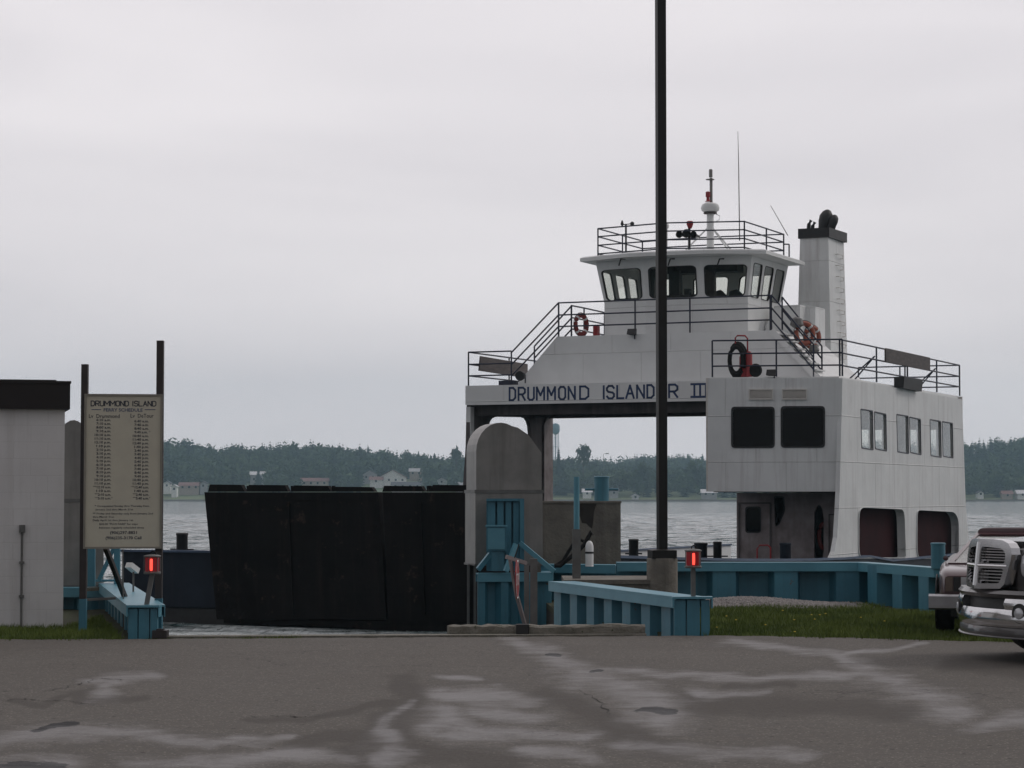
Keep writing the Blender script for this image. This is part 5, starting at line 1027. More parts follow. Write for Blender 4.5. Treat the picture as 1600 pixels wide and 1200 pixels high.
# blue bollard on the pier
p = P3(1466, 888, 32.4); bollard('bollard', (p.x,32.4,.57), .098, P3(1466,848,32.4).z-.57, 'teal', 'plain blue cylindrical bollard on the piling cap beside the parked vehicles', False, cap=True)
# ------------------------------------------------------------------ vehicles
def rsec(x, hw, z0, z1, r, n=4, crown=0):                 # rounded section across the car at x
    P = rrect(-hw, z0, hw, z1, r, n); return [(x, -a, b+(crown*(1-(a/hw)**2) if b > (z0+z1)/2 else 0)) for a, b in P]
def wheel(root, x, y, r, wdt):
    s = 1 if y > 0 else -1; mb = MB(); mb.lathe((x, y-s*wdt/2, r), [(r*.62,0),(r*.93,.0),(r,.04),(r,wdt-.04),(r*.93,wdt),(r*.62,wdt)], 28, axis=(0,s,0)); wh = mb.build('wheel', 'rubber', root, True)
    mb = MB(); mb.lathe((x, y-s*wdt/2+s*.04, r), [(r*.6,0),(r*.6,wdt-.05),(r*.55,wdt-.09),(r*.2,wdt-.06),(.02,wdt-.05)], 28, axis=(0,s,0)); mb.build('rim', 'rim', wh, True)
    return wh
def arch(root, x, y, r):
    s = 1 if y > 0 else -1; mb = MB(); mb.plate([(x+r*math.cos(a), r*.82+r*math.sin(a)) for a in np.linspace(-.5, PI+.5, 18)], [], lambda a, b, d: Vector((a, y+s*d, b)), .012); mb.build('wheel_arch', 'black', root)
def glassbox(root, x0, x1, x2, x3, hw0, hw1, z0, z1, mat, roofname='cab', gm='glassd', mg=.06):
    """greenhouse: windscreen foot x0, top x1, rear top x2, rear foot x3 (x0 > x3)"""
    B = [Vector((x0,hw0,z0)),Vector((x0,-hw0,z0)),Vector((x3,-hw0,z0)),Vector((x3,hw0,z0))]; T = [Vector((x1,hw1,z1)),Vector((x1,-hw1,z1)),Vector((x2,-hw1,z1)),Vector((x2,hw1,z1))]
    mb = MB()
    for i in range(4):
        j = (i+1) % 4; A_, B_, C_, D_ = B[i], B[j], T[j], T[i]; nr = (B_-A_).cross(D_-A_).normalized()
        if nr.dot(Vector(((x0+x3)/2,0,z0))-A_) < 0: nr = -nr
        fb = lambda a, b, d, A_=A_, B_=B_, C_=C_, D_=D_, nr=nr: bil(A_, B_, C_, D_, a, b)+nr*d
        hs = [rrect(mg,mg*.6,1-mg,.94,.03)] if i in (0, 2) else [rrect(mg*.8,.05,.49,.92,.03), rrect(.53,.05,1-mg*.8,.92,.03)]
        mb.plate([(0,0),(1,0),(1,1),(0,1)], hs, fb, .03)
        for h in hs: g = MB(); g.plate(h, [], fb, .005, .01); g.build('window_pane', gm, root)
    ring = lambda z, k: [Vector((x1-(1-k)*.05-.0,hw1*k,z)),Vector((x1-(1-k)*.05,-hw1*k,z)),Vector((x2+(1-k)*.05,-hw1*k,z)),Vector((x2+(1-k)*.05,hw1*k,z))]
    mb.loft([ring(z1-.02,1), ring(z1+.02,.99), ring(z1+.045,.93), ring(z1+.055,.7)]); mb.build(roofname, mat, root)
tk = thing('pickup_truck', (0,0,0), 'dark grey pickup truck with a large chrome crossbar grille at the right border', 'pickup truck')
mb = MB()
st_ = [(.04,.46,.60,1.04,.10,.05),(-.10,.74,.55,1.07,.12,.06),(-.28,.90,.48,1.09,.13,.07),(-.5,.98,.48,1.12,.13,.07),(-.9,1.0,.45,1.16,.12,.06),(-1.55,1.0,.45,1.20,.1,.05),(-1.7,1.0,.45,1.20,.08,.0),(-3.6,1.0,.45,1.20,.08,0),(-3.62,1.0,.45,1.28,.06,0),(-5.75,1.0,.48,1.28,.06,0),(-5.8,.97,.5,1.26,.06,0)]
mb.loft([rsec(x,hw,z0,z1,r,4,c) for x,hw,z0,z1,r,c in st_]); mb.build('body', 'dgrey', tk, True)
glassbox(tk, -1.45, -2.15, -3.35, -3.6, .92, .74, 1.21, 1.82, 'dgrey')
V_ = lambda y: .20-.22*abs(y)-.14*max(0, abs(y)-.35)
def fN(off): return lambda a, b, d: Vector((V_(a)+off-d, a, b))
gz0, gz1 = .68, 1.15
mb = MB()
for s in (-1, 1):
    o_ = [(0,gz0),(s*.36,gz0+.01),(s*.41,gz0+.05),(s*.47,gz0+.28),(s*.475,gz1-.14),(s*.455,gz1-.08),(s*.41,gz1-.035),(s*.33,gz1-.008),(s*.2,gz1),(0,gz1)]; o_ = quadr(o_, .05, 3) if 0 else o_; OL = o_
    h1 = quadr([(s*.045,gz0+.05),(s*.345,gz0+.06),(s*.385,gz0+.195),(s*.045,gz0+.195)], .03, 2); h2 = quadr([(s*.045,gz0+.245),(s*.39,gz0+.245),(s*.39,gz1-.13),(s*.33,gz1-.085),(s*.045,gz1-.07)], .03, 2)
    mb.plate(o_, [h1, h2], lambda a, b, d: Vector((.20-.26*abs(a)+.05-d-(b-.9)*.12, a, b)), .09)
    G3 = lambda a, b: Vector((.20-.26*abs(a)+.045-(b-.9)*.12, a, b))
    mb.tube([G3(0, gz0+.22), G3(s*.42, gz0+.22)], .014, 8)
mb.tube([G3(0, gz0+.03), G3(0, gz1-.03)], .022, 8)
gr = mb.build('grille', 'chrome', tk)
mb = MB()
for s in (-1, 1):
    for z_, ymx in [(gz0+.05+k*.03, .37) for k in range(1,5)]+[(gz0+.245+k*.026, .385) for k in range(1,6)]:
        a, b = .045, ymx; x_ = lambda y: .20-.26*y+.015-(z_-.9)*.12
        mb.hexa([(x_(a),s*a,z_-.006),(x_(b),s*b,z_-.006),(x_(b)-.04,s*b,z_-.006),(x_(a)-.04,s*a,z_-.006)], [(x_(a),s*a,z_+.006),(x_(b),s*b,z_+.006),(x_(b)-.04,s*b,z_+.006),(x_(a)-.04,s*a,z_+.006)])
mb.build('grille_bars', 'chrome', gr)
mb = MB(); 
for s in (-1,1): mb.hexa([(.13,0,gz0+.02),(.0,s*.42,gz0+.02),(-.1,s*.42,gz0+.02),(0,0,gz0+.02)], [(.10,0,gz1-.02),(-.03,s*.42,gz1-.02),(-.1,s*.42,gz1-.02),(0,0,gz1-.02)])
mb.build('grille_back', 'black', gr)
# bumper: swept section, opening, fog lamps
ys = np.linspace(-1,1,17); bx_ = lambda y: .24-.27*abs(y)**2
def sweep(z0, z1, th, d0, ya, yb, nm, mat, par, bulge=.02):
    mb = MB(); rings = []
    for y in np.linspace(ya, yb, 15):
        x = bx_(y)+d0; rings.append([(x-.0,y,z0),(x+bulge,y,(z0+z1)/2),(x-.01,y,z1),(x-th,y,z1),(x-th,y,z0)])
    mb.loft(rings); return mb.build(nm, mat, par, True)
bp = sweep(.335, .50, .14, 0, -1, 1, 'bumper', 'chrome', tk)
for s in (-1, 1): sweep(.501, .60, .14, -.005, s*.45, s*1.0, 'bumper_horn', 'chrome', bp, .012)
sweep(.605, .675, .12, -.02, -1, 1, 'bumper_top_pad', 'dgrey', bp)
sweep(.502, .604, .1, -.08, -.45, .45, 'air_intake', 'black', bp, 0)
sweep(.245, .334, .12, -.012, -.97, .97, 'valance', 'dgrey', bp, .004)
sweep(.230, .246, .12, .0, -.97, .97, 'valance_lip', 'chromed', bp, .004)
for s in (-1, 1):
    c_ = (bx_(.66)+.008, s*.66, .47); mb = MB(); mb.lathe(c_, [(.0,.002),(.085,.002),(.09,.006),(.094,.0),(.09,-.03)], 20, axis=(1,s*.4,0)); mb.build('fog_lamp_recess', 'black', bp, True)
    mb = MB(); mb.lathe((c_[0]+.006, c_[1], c_[2]), [(.055,0),(.05,.012),(.02,.02)], 16, axis=(1,s*.4,0)); mb.build('fog_lamp', 'lampg', bp, True)
    mb = MB(); rings = []
    for y, x, z0, z1 in ((.52,.03,.82,1.01),(.57,.02,.79,1.03),(.67,-.03,.78,1.04),(.77,-.10,.785,1.035),(.86,-.19,.80,1.02),(.92,-.28,.83,.99)):
        rings.append([(x,s*y,z0),(x+.012,s*y,z0+.03),(x+.015,s*y,(z0+z1)/2),(x+.0,s*y,z1-.02),(x-.02,s*y,z1),(x-.15,s*y,z1),(x-.15,s*y,z0)])
    mb.loft(rings); hlt = mb.build('headlight', 'lampg', tk, True)
    for yy in (.62, .76): mb = MB(); mb.lathe((.02-.13*(yy-.57)/.2, s*yy, .91), [(.075,0),(.07,.012),(.04,.02),(.01,.022)], 16, axis=(1,s*.45,0)); mb.build('reflector', 'chrome', hlt, True)
for x in (-.88, -4.5):
    for s in (-1, 1): arch(tk, x, s*1.0, .48); wheel(tk, x, s*.90, .41, .27)
mb = MB(); mb.box(-5.6,-.3,-.85,.85,.28,.47); mb.build('underbody', 'black', tk)
for s in (-1, 1): mb = MB(); mb.lathe((-1.75,s*1.12,1.3), [(.02,-.12),(.12,-.1),(.13,.04),(.02,.06)], 12, axis=(1,0,0)); mb.build('wing_mirror', 'black', tk, True)
tk.location = (4.65, 22.6, 0); tk.rotation_euler = (0,0,R(180+14))
# maroon car behind
mc = thing('parked_car', (0,0,0), 'faded maroon car with a dull metal bumper, parked on the grass edge behind the pickup', 'car')
mb = MB(); st_ = [(.0,.76,.42,.66,.05,.0),(-.05,.79,.36,.70,.06,.01),(-.4,.84,.3,.735,.07,.02),(-1.1,.86,.28,.785,.07,.02),(-1.25,.86,.28,.79,.07,0),(-3.5,.86,.28,.83,.07,0),(-4.3,.82,.34,.8,.07,0),(-4.4,.78,.4,.76,.06,0)]
mb.loft([rsec(x,hw,z0,z1,r,4,c) for x,hw,z0,z1,r,c in st_]); mb.build('body', 'maroonc', mc, True)
glassbox(mc, -.85, -2.1, -3.0, -3.9, .76, .46, .785, 1.12, 'maroonc', gm='glass', mg=.035)
mb = MB(); mb.loft([[(.16,y,.29),(.20,y,.31),(.20,y,.44),(.16,y,.46),(.06,y,.46),(.06,y,.29)] for y in (-.93,-.88,.88,.93)]); mb.build('bumper', 'chromed', mc)
mb = MB(); mb.box(-.02,.015,-.3,.3,.49,.64); mb.build('grille', 'black', mc)
for s in (-1, 1):
    mb = MB(); mb.box(-.01,.03,s*.42 if s > 0 else -.58,.58 if s > 0 else -.42,.50,.65); mb.build('headlight', 'lampg', mc)
    mb = MB(); mb.box(-.01,.028,s*.67 if s > 0 else -.75,.75 if s > 0 else -.67,.49,.65); mb.build('turn_signal', 'amber', mc)
    mb = MB(); mb.box(-.005,.02,min(s*.59,s*.66),max(s*.59,s*.66),.49,.65); mb.build('lamp_surround', 'black', mc)
    mb = MB(); mb.lathe((-1.15,s*.80,.83), [(.01,-.03),(.026,-.02),(.03,.01),(.01,.02)], 10, axis=(1,0,0)); mb.build('wing_mirror', 'maroonc', mc, True)
for x in (-.85, -3.4):
    for s in (-1, 1): arch(mc, x, s*.88, .36); wheel(mc, x, s*.80, .30, .2)
mb = MB(); mb.box(-4.3,-.1,-.7,.7,.2,.32); mb.build('underbody', 'black', mc)
mc.location = (5.60, 26.5, 0); mc.rotation_euler = (0,0,R(270-13))
# ------------------------------------------------------------------ grass, gravel, flowers
def blades(n, xf, yf, name, label, hmin, hmax, keep):
    X = rng.uniform(xf[0], xf[1], n*3); Y = rng.uniform(yf[0], yf[1], n*3); k = keep(X, Y); X = X[k][:n]; Y = Y[k][:n]; n = len(X)
    clump = .6+.5*np.sin(X*2.1+Y*1.7)*np.sin(X*.9-Y*2.3+1)
    H = rng.uniform(hmin, hmax, n)*(clump*.6+.5); A = rng.uniform(0, 2*PI, n); W_ = rng.uniform(.004,.009,n); B_ = rng.normal(0,.35,n)*H; C_ = rng.normal(0,.35,n)*H
    zb = np.full(n, -.03); dx, dy = np.cos(A)*W_, np.sin(A)*W_
    v = np.stack([np.stack([X-dx,Y-dy,zb],-1), np.stack([X+dx,Y+dy,zb],-1), np.stack([X+B_,Y+C_,zb+H],-1)], 1).reshape(-1,3)
    o = np_mesh(name, v, np.arange(n*3).reshape(-1,3), M['grass']); tag(o, label, 'grass', kind='stuff'); return o
def kr(X, Y):
    E = np.interp(X, [e[0] for e in EDGE], [e[1] for e in EDGE]); far = np.where(X < 5.2, 34.6, 32.3)
    return (Y > E-.04+.05*np.sin(X*9)) & (Y < far) & (X > 2.0-(Y-26.8)*.2*(Y > 26.8)+.15) & ~((Y > 33.4+.3*np.sin(X*2)) & (X > 2.3) & (X < 4.9) & (rng.random(len(X)) < .97))
blades(120000, (1.9,14), (24,34.6), 'grass', 'rough green grass verge between the asphalt and the blue piling', .04, .10, kr)
def kl(X, Y):
    E = np.interp(X, [e[0] for e in EDGE], [e[1] for e in EDGE]); return (Y > E-.05+.05*np.sin(X*9)) & ((X < -4.3-(Y-26.2)*.222) & (Y < 33)) & ~((X < bx+.02) & (Y > by-.02))
blades(40000, (-12,-4.1), (25,33), 'grass', 'grass strip along the foot of the white block building and sign', .04, .11, kl)
def kw(X, Y):
    E = np.interp(X, [e[0] for e in EDGE], [e[1] for e in EDGE]); c_ = np.sin(X*6.3)+np.sin(X*17.1+1)+np.sin(X*2.1)
    return ((X > 2.35) | (X < -4.35)) & (Y > E-.16-.07*c_) & (Y < E+.1) & (rng.random(len(X)) < .45+.2*c_) & ~((X < bx+.3) & (X > -30) & (Y > by-.02))
blades(9000, (-9,9.5), (24,26.9), 'weeds', 'ragged weeds and taller grass spilling over the asphalt edge', .05, .15, kw)
def ke(X, Y): return np.abs(Y-(26.02+.075*(X+4)))<.05
blades(1500, (-4.0,-2.3), (25.8,26.4), 'grass', 'thin weeds along the pit kerb beside the left piling', .02, .06, ke)
# gravel
n = 9000; X = rng.uniform(2.2,5.1,n); Y = 34.3+rng.normal(0,.42,n); k = (Y < 35.0) & (Y > 33.2); X, Y = X[k], Y[k]; n = len(X); mound = .10*np.exp(-((X-3.4)/.9)**2-((Y-34.4)/.4)**2)
S = rng.uniform(.012,.035,n); base = np.array([[1,0,0],[0,1,0],[-1,0,0],[0,-1,0],[0,0,.8],[0,0,-.8]]); fa = np.array([[0,1,4],[1,2,4],[2,3,4],[3,0,4],[1,0,5],[2,1,5],[3,2,5],[0,3,5]])
J = rng.uniform(.7,1.3,(n,6,3)); v = np.stack([X,Y,mound-.015],-1)[:,None,:]+base[None]*S[:,None,None]*J; f_ = (fa[None]+6*np.arange(n)[:,None,None]).reshape(-1,3)
tag(np_mesh('gravel', v.reshape(-1,3), f_, M['gravel']), 'pale heap of loose gravel along the foot of the long blue piling', 'gravel', kind='stuff')
gx = np.linspace(2.0,5.2,24); gy = np.linspace(33.2,35.15,14); GX, GY = np.meshgrid(gx, gy); GZ = .10*np.exp(-((GX-3.4)/.9)**2-((GY-34.4)/.4)**2)-.028
idx = np.arange(GX.size).reshape(GX.shape); f_ = np.stack([idx[:-1,:-1],idx[:-1,1:],idx[1:,1:],idx[1:,:-1]],-1).reshape(-1,4); struct(np_mesh('gravel_bed', np.stack([GX,GY,GZ],-1).reshape(-1,3), f_, pm('gravel_dirt', (.20,.185,.175), (.12,.11,.10), 14, .9, bump=.8, bscale=60)))
fl_m = None
for i, (x, y) in enumerate([(1135,967),(1120,985),(1223,958),(1241,973),(1268,965),(1273,972),(1281,965),(1290,963),(1196,981),(1242,992),(1150,973),(1345,969),(1382,975)]):
    p = atz(x, y, .03)
    if fl_m is None:
        root = thing('dandelion', p, 'tiny yellow dandelion flower in the grass verge', 'flower', 'dandelions in the grass verge')
        mb = MB(); mb.lathe((p.x,p.y,p.z+.03), [(.003,0),(.013,.004),(.011,.009),(.002,.012)], 8); mb.build('flower_head', 'flower', root); mb = MB(); mb.tube([(p.x,p.y,-.03),(p.x,p.y,p.z+.03)], .003, 4); mb.build('stem', 'grass', root); fl_m = root
    else: o = copy_tree(fl_m); o.location = p
# ------------------------------------------------------------------ far shore
SKY = [(-900,700),(-300,694),(0,690),(150,692),(255,697),(290,700),(325,709),(385,706),(400,706),(450,702),(500,703),(560,711),(600,714),(640,719),(700,724),(740,728),(800,732),(862,728),(890,726),(945,730),(1000,724),(1060,722),(1106,726),(1200,718),(1350,700),(1500,701),(1545,697),(1600,693),(1800,680),(2500,690)]
RID = [(-900,1800),(740,1780),(860,1700),(930,1900),(960,2300),(1120,2300),(1300,1900),(2500,1850)]
NF = [(-900,1440),(860,1440),(900,1410),(2500,1410)]
def ip(T, x): return np.interp(x, [t[0] for t in T], [t[1] for t in T])
def terr(px, Y):
    Yr = ip(RID, px); zr2 = EYE+(776-ip(SKY, px))/FPX*Yr-7.0
    a = np.clip((Y-1396)/45, 0, 1); b = np.clip((Y-1440)/60, 0, 1); c = np.clip((Y-1480)/(Yr-1480), 0, 1); c = c*c*(3-2*c)
    near = ip([(-900,1),(740,1),(850,.35),(1120,.3),(1500,.4),(2500,.5)], px)
    z = -1.6+a*4.2+b*6.5*near; z = z+(zr2-z)*c; return np.where(Y > Yr, z-(Y-Yr)*.03, z)
PX = np.arange(-900, 2501, 12.); YY = np.concatenate([np.arange(1392,1500,6.), np.arange(1500,2700,30.)]); G1, G2 = np.meshgrid(PX, YY); TZ = terr(G1, G2)+np.sin(G1*.05)*np.sin(G2*.02)*.4
idx = np.arange(G1.size).reshape(G1.shape); f_ = np.stack([idx[:-1,:-1],idx[:-1,1:],idx[1:,1:],idx[1:,:-1]],-1).reshape(-1,4)
struct(np_mesh('hills', np.stack([(G1-800)/FPX*G2, G2, TZ], -1).reshape(-1,3), f_, M['hill']))
mb = MB()
for k in range(len(PX)-1):
    a, b = (PX[k]-800)/FPX, (PX[k+1]-800)/FPX; mb.add([(a*1396,1396,WZ-.1),(b*1396,1396,WZ-.1),(b*1399,1399,WZ+1.1),(a*1399,1399,WZ+1.1)], [(0,1,2,3)])
struct(mb.build('shoreline', 'shorerock'))
def conifer(n=9, seed=0, dens=9):
    r_ = np.random.default_rng(seed); V = []; 
    for k in range(n):
        z = .12+.86*k/(n-1); rad = .27*(1-z)**.85*r_.uniform(.75,1.15)+.012
        for j in range(dens):
            a = 2*PI*j/dens+r_.uniform(-.3,.3); w_ = .55; rr = rad*r_.uniform(.7,1.2); zz = z-rr*.35
            V += [[0,0,z+.05],[math.cos(a-w_)*rr*.8,math.sin(a-w_)*rr*.8,zz],[math.cos(a)*rr,math.sin(a)*rr,zz-.03], [0,0,z+.05],[math.cos(a)*rr,math.sin(a)*rr,zz-.03],[math.cos(a+w_)*rr*.8,math.sin(a+w_)*rr*.8,zz]]
    return np.array(V)
def broad(n=110, seed=0, tall=1.0, wd=.33):
    r_ = np.random.default_rng(seed); V = []; lobes = [(r_.uniform(-.16,.16)*wd/.33, r_.uniform(-.16,.16)*wd/.33, r_.uniform(.42,.80), r_.uniform(.13,.22)*wd/.33) for _ in range(7)]+[(0,0,.55,.26*wd/.33)]
    for i in range(n):
        cx_, cy_, cz_, rr = lobes[i % 8]; d = r_.normal(size=3); d /= np.linalg.norm(d); p = np.array([cx_,cy_,cz_])+d*rr*r_.uniform(.75,1.05)*np.array([1,1,1.15]); p[2] = min(max(p[2], .18), .99)
        u_ = r_.normal(size=3); v_ = r_.normal(size=3); s_ = .055*wd/.33+.02; V += [p+u_*s_*.8, p+v_*s_*.8, p-(u_+v_)*s_*.6]
    return np.array(V)
protC = [conifer(8, s, 7) for s in range(4)]; protB = [broad(90, s) for s in range(5)]
def mass(name, places, prots, mat, label):
    Vs = []
    for (x, y, z, h, k, a, w_) in places:
        P_ = prots[k % len(prots)]; c_, s_ = math.cos(a), math.sin(a); Vs.append(np.stack([(P_[:,0]*c_-P_[:,1]*s_)*h*w_+x, (P_[:,0]*s_+P_[:,1]*c_)*h*w_+y, P_[:,2]*h+z], -1))
    V = np.concatenate(Vs); o = np_mesh(name, V, np.arange(len(V)).reshape(-1,3), M[mat]); tag(o, label, 'forest', kind='stuff'); return o
HOUSES = [ # x0, x1, y eave, y base, Y, wall, roof, gable to camera, label
 (255,266,752,764,1436,'hw','hd',True,'tiny white gabled house on the far shore next to the schedule sign'),
 (268,276,757,770,1425,'hw','hl',True,'small white shed near the far waterline, second from the schedule sign'),
 (280,311,755,766,1440,'hb','hr',False,'long tan house with a red roof on the far shore, left of the black ramp'),
 (313,322,752,765,1440,'hg','hd',True,'small grey gabled house on the far shore just above the left end of the ramp'),
 (391,414,738,757,1500,'hg','hl',False,'pale roofed house among trees above the first ramp finger'),
 (470,512,748,760,1460,'hb','hr',False,'long low house with a red roof on the far shore'),
 (567,588,738,752,1500,'hg','hd',True,'grey gabled house on the far shore left of the big white gable'),
 (592,634,743,756,1480,'hw','hr',True,'big white gabled building with a reddish roof on the far shore'),
 (578,597,746,756,1476,'hw','hr',False,'low white annex beside the big white gabled building'),
 (612,658,755,764,1440,'hw','hd',False,'long low white building with a dark roof below the big gable'),
 (640,660,733,744,1540,'hb','hg',False,'tan house half hidden in the far trees above the ramp'),
 (683,697,747,758,1490,'hw','hd',True,'white gabled cottage in the trees near the grey hood'),
 (712,732,755,765,1450,'hb','hg',False,'low tan house touching the left edge of the grey hood'),
 (911,924,767,775,1418,'hw','hl',False,'small white waterside building seen behind the blue bollard'),
 (953,966,766,774,1418,'hg','hd',False,'small grey waterside building right of the blue bollard'),
 (988,998,777,781,1402,'hw','hl',True,'tiny white boathouse at the far waterline under the ferry bridge'),
 (1097,1120,768,776,1412,'hg','hl',False,'low pale roofed house on the far shore below the ferry deckhouse'),
 (1528,1537,768,776,1415,'hw','hd',True,'small white house on the far shore right of the ferry stern'),
 (1567,1582,770,778,1412,'hb','hr',False,'tan house near the far waterline right of the ferry'),
 (1590,1606,769,777,1412,'hw','hl',False,'white house on the far shore at the right border')]
for hx in HOUSES:
    xa, xb, ye, yb_, Y_, wm, rm, gab, lab = hx; A = at(xa, ye, Y_); B_ = at(xb, yb_, Y_); x0_, x1_, z1_, z0_ = A.x, B_.x, A.z, B_.z; z1_ = max(z0_+2.2, z1_-(1.2 if hx[7] else 1.6)); dp = max(7, (x1_-x0_)*.5); cxx = (x0_+x1_)/2
    t = thing('house', (cxx, Y_, z0_), lab, 'house', 'houses on the far shore'); mb = MB(); mb.box(x0_, x1_, Y_, Y_+dp, z0_-3, z1_)
    rh = min((x1_-x0_)*.28, 4.5) if gab else 2.2
    if gab: mb.add([(x0_,Y_,z1_),(x1_,Y_,z1_),(cxx,Y_,z1_+rh)], [(0,1,2)])
    mb.build('wall', wm, t); mb = MB(); o_ = .7
    if gab: 
        for s in (-1, 1): xe = cxx+s*((x1_-x0_)/2+o_); mb.hexa([(cxx,Y_-o_,z1_+rh),(xe,Y_-o_,z1_-rh*o_/((x1_-x0_)/2)),(xe,Y_+dp,z1_-rh*o_/((x1_-x0_)/2)),(cxx,Y_+dp,z1_+rh)], [(cxx,Y_-o_,z1_+rh+.35),(xe,Y_-o_,z1_+.35-rh*o_/((x1_-x0_)/2)),(xe,Y_+dp,z1_+.35-rh*o_/((x1_-x0_)/2)),(cxx,Y_+dp,z1_+rh+.35)])
    else: mb.loft([[(x0_-o_,Y_-o_,z1_),(x0_-o_,Y_+dp/2,z1_+rh),(x0_-o_,Y_+dp+o_,z1_)], [(x1_+o_,Y_-o_,z1_),(x1_+o_,Y_+dp/2,z1_+rh),(x1_+o_,Y_+dp+o_,z1_)]])
    mb.build('roof', rm, t)
    nw = max(1, int((x1_-x0_)/4))
    for k in range(nw): c_ = x0_+(x1_-x0_)*(k+.5)/nw; zc = z0_+(z1_-z0_)*.45; mb = MB(); mb.box(c_-.6,c_+.6,Y_-.08,Y_-.01,zc,zc+1.3); mb.build('window', 'hwin', t)
occ = [((h[0]-4), (h[1]+4), h[4], h[3]) for h in HOUSES]
def blocked(px, Y, z, h):
    ytop = 776-(z+h-EYE)/Y*FPX
    for a, b, hy, yb_ in occ:
        if a < px < b and Y < hy+12 and ytop < yb_-1: return True
    return False
plC = []; plB = []; r_ = random.Random(3)
for i in range(9000):
    px = r_.uniform(-700, 2300)
    if px < 235 and r_.random() < .5: continue
    if 1180 < px < 1480 and r_.random() < .5: continue
    if px > 1640 and r_.random() < .6: continue
    Yr = float(ip(RID, px)); Y = 1425+(Yr-1395)*r_.random()**1.25
    if px < 860 and Y < 1462 and r_.random() < .72: continue
    z = float(terr(px, Y)); con = r_.random() < (.45 if Y > 1600 else .25); h = r_.uniform(9,16) if not con else r_.uniform(9,17)
    if 850 < px < 1130 and Y < 1480: h = r_.uniform(10,16)
    if px > 1130 and Y < 1480: h = r_.uniform(10,15)
    if Y > Yr-60: h = min(h, r_.uniform(8,14))
    if blocked(px, Y, z, h): continue
    (plC if con else plB).append(((px-800)/FPX*Y, Y, z-.8, h, r_.randrange(9), r_.uniform(0,6), r_.uniform(.95,1.3)*(1.35 if con else 1)))
mass('far_woodland', plB, protB, 'leafm', 'hazy mass of broadleaf trees covering the far shore'); mass('far_conifers', plC, protC, 'leafd', 'hazy mass of dark conifers covering the far hills')
# individual trees standing out on the far shore
def tree(kind, px, ytop, ybase, Y, label, grp, seed=0, wd=1.0):
    x = (px-800)/FPX*Y; zt_ = at(px, ytop, Y).z; zb_ = at(px, ybase, Y).z; h = zt_-zb_
    t = thing('conifer' if kind == 'c' else 'broadleaf_tree', (x, Y, zb_), label, 'tree', grp)
    mb = MB(); mb.tube([(x,Y,zb_),(x+.1,Y,zb_+h*.5),(x,Y,zb_+h*.93)], [h*.022,h*.014,h*.004], 6); 
    if kind != 'c':
        for a in range(5): mb.tube([(x,Y,zb_+h*(.3+.08*a)),(x+math.cos(a*2.3)*h*.16,Y+math.sin(a*2.3)*h*.16,zb_+h*(.5+.08*a))], [h*.01,h*.004], 5)
    mb.build('trunk', 'bark', t)
    P_ = conifer(13, seed+50, 9) if kind == 'c' else broad(320, seed+50, wd=.33)
    if kind == 'p': P_ = broad(300, seed+70, wd=.30); P_[:,2] = P_[:,2]*.95+.08
    V = np.stack([P_[:,0]*h*wd, P_[:,1]*h*wd, P_[:,2]*h], -1); o = np_mesh('crown', V, np.arange(len(V)).reshape(-1,3), M['leafd' if kind == 'c' else 'leafm']); o.parent = t
    return t
tree('p', 713, 697, 740, 1480, 'tall slender leafy tree rising above the far wood left of the grey hood', 'lone trees on the far shore', 1, .75)
tree('p', 911, 694, 745, 1450, 'tall ragged leafy tree rising above the far wood beside the blue bollard', 'lone trees on the far shore', 2, .72)
tree('c', 873, 699, 745, 1450, 'dark ragged tree in front of the water tower legs', 'lone trees on the far shore', 3, .8)
tree('b', 1090, 719, 776, 1450, 'broad leafy tree on the far shore right of the bronze pole', 'lone trees on the far shore', 4)
tree('b', 1005, 722, 779, 1430, 'broad leafy tree on the far shore left of the bronze pole', 'lone trees on the far shore', 5, 1.0)
tree('c', 404, 730, 758, 1470, 'pointed dark conifer in front of the pale roofed house', 'lone trees on the far shore', 6, 1.2)
tree('b', 438, 730, 762, 1480, 'rounded bushy tree just right of the pale roofed house', 'lone trees on the far shore', 7, 1.2)
ORD = ['first','second','third','fourth','fifth','sixth','seventh','eighth','ninth','tenth','eleventh','twelfth','thirteenth','fourteenth','fifteenth','sixteenth','seventeenth','eighteenth','nineteenth','twentieth','twenty-first']
for i, (px, yt) in enumerate([(258,690),(275,696),(296,694),(314,702),(334,700),(363,699),(375,698),(384,701),(417,697),(437,697),(459,698),(488,695),(510,699),(535,701),(562,698),(575,696),(599,703),(605,704),(631,708),(654,705),(679,708),(1518,697),(1548,688),(1562,691),(1578,686),(1593,689),(1030,709),(1098,710),(1062,712)]):
    Yr = float(ip(RID, px))-30-(i % 3)*25; tree('c', px, yt, yt+26, Yr, ('%s conifer tip on the skyline counting right from the schedule sign' % ORD[i] if px < 740 else '%s conifer tip on the skyline counting right from the ferry stern' % ORD[i-21] if px > 1400 else {1030:'conifer tip on the skyline just left of the bronze pole',1062:'conifer tip on the skyline just right of the bronze pole',1098:'conifer tip on the skyline next to the ferry deckhouse'}[px]), 'skyline conifers', i % 6, 1.2+.35*(i % 3))
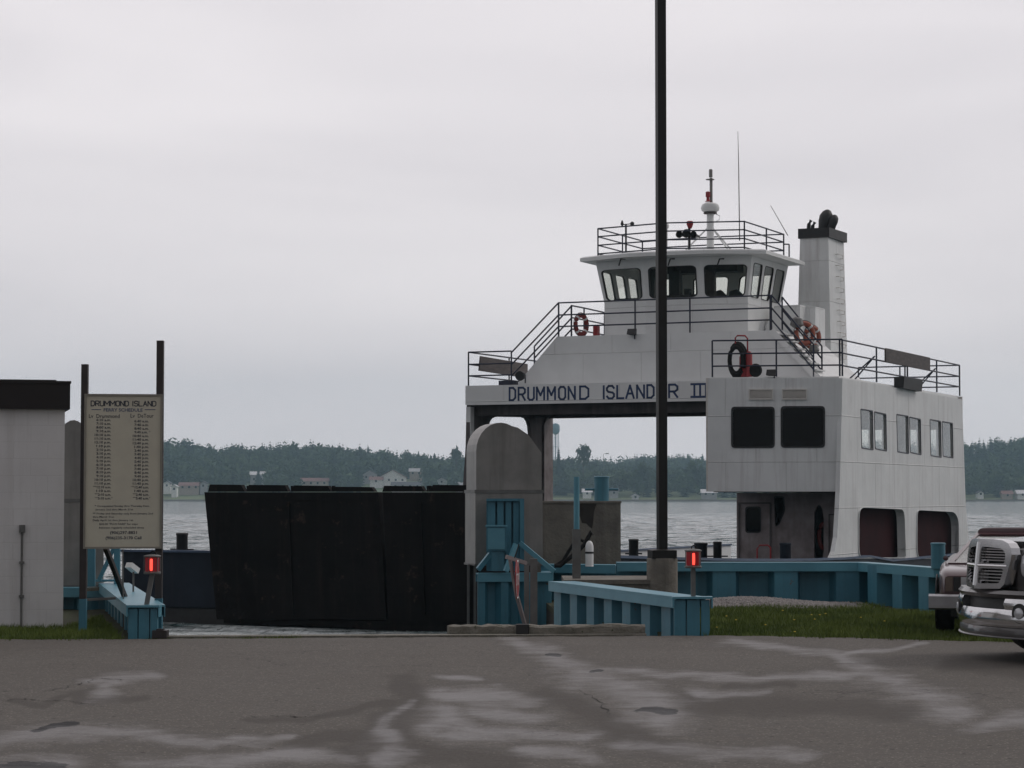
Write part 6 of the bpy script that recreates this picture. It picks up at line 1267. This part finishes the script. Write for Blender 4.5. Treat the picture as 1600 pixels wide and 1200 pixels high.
# water tower, far lamp post
Yw = 1900; cw_ = at(868, 670, Yw); zt_w, zb_w = at(868,661,Yw).z, at(868,679,Yw).z; wt = thing('water_tower', (cw_.x,Yw,at(868,735,Yw).z), 'pale blue water tower on thin legs rising above the far wood', 'water tower')
hT = zt_w-zb_w; rT = 3.4; mb = MB(); mb.lathe((cw_.x,Yw,zb_w), [(.5,0),(rT*.8,hT*.12),(rT,hT*.3),(rT,hT*.72),(rT*.75,hT*.92),(.2,hT)], 20); mb.build('tank', 'tower', wt, True)
zg = at(868,740,Yw).z
for k in range(4): a = PI/4+k*PI/2+.3; mb = MB(); mb.tube([(cw_.x+math.cos(a)*rT*.75,Yw+math.sin(a)*rT*.75,zb_w+hT*.15),(cw_.x+math.cos(a)*rT*1.1,Yw+math.sin(a)*rT*1.1,zg)], .28, 6); mb.build('leg', 'tower', wt)
mb = MB(); mb.tube([(cw_.x,Yw,zb_w),(cw_.x,Yw,zg)], .45, 8); mb.build('riser_pipe', 'tower', wt)
for yy in (698, 715): z_ = at(868,yy,Yw).z; mb = MB(); mb.tube([(cw_.x+math.cos(PI/4+k*PI/2+.3)*rT,Yw+math.sin(PI/4+k*PI/2+.3)*rT,z_) for k in range(4)], .15, 5, closed=True); mb.build('brace_ring', 'tower', wt)
Yl = 1500; a = at(943,725,Yl); t = thing('street_lamp', (a.x,Yl,a.z), 'tiny street lamp sticking up above the far trees under the ferry bridge', 'street lamp')
mb = MB(); mb.tube([(a.x,Yl,a.z-6),(a.x,Yl,at(943,709,Yl).z),(a.x+1.2,Yl,at(943,708.5,Yl).z)], .14, 6); mb.build('pole', 'galvd', t); mb = MB(); q = at(949,709,Yl); mb.box(q.x-1.1,q.x+.9,Yl-.4,Yl+.4,q.z-.2,q.z+.4); mb.build('lamp_head', 'galvd', t)
# ------------------------------------------------------------------ haze
mb = MB(); mb.box(-1900, 1900, -500, 2900, -5, 140); hz = mb.build('haze', 'white'); hz['kind'] = 'stuff'; hz['label'] = 'even grey blue haze over the strait'; hz['category'] = 'haze'
hm = bpy.data.materials.new('haze'); hm.use_nodes = True; n = hm.node_tree.nodes; n.clear(); o = nd('ShaderNodeOutputMaterial', n); v = nd('ShaderNodeVolumePrincipled', n); v.inputs['Color'].default_value = (.58,.85,1.0,1); v.inputs['Density'].default_value = .00021; v.inputs['Anisotropy'].default_value = .1
hm.node_tree.links.new(v.outputs[0], o.inputs['Volume']); hz.data.materials[0] = hm
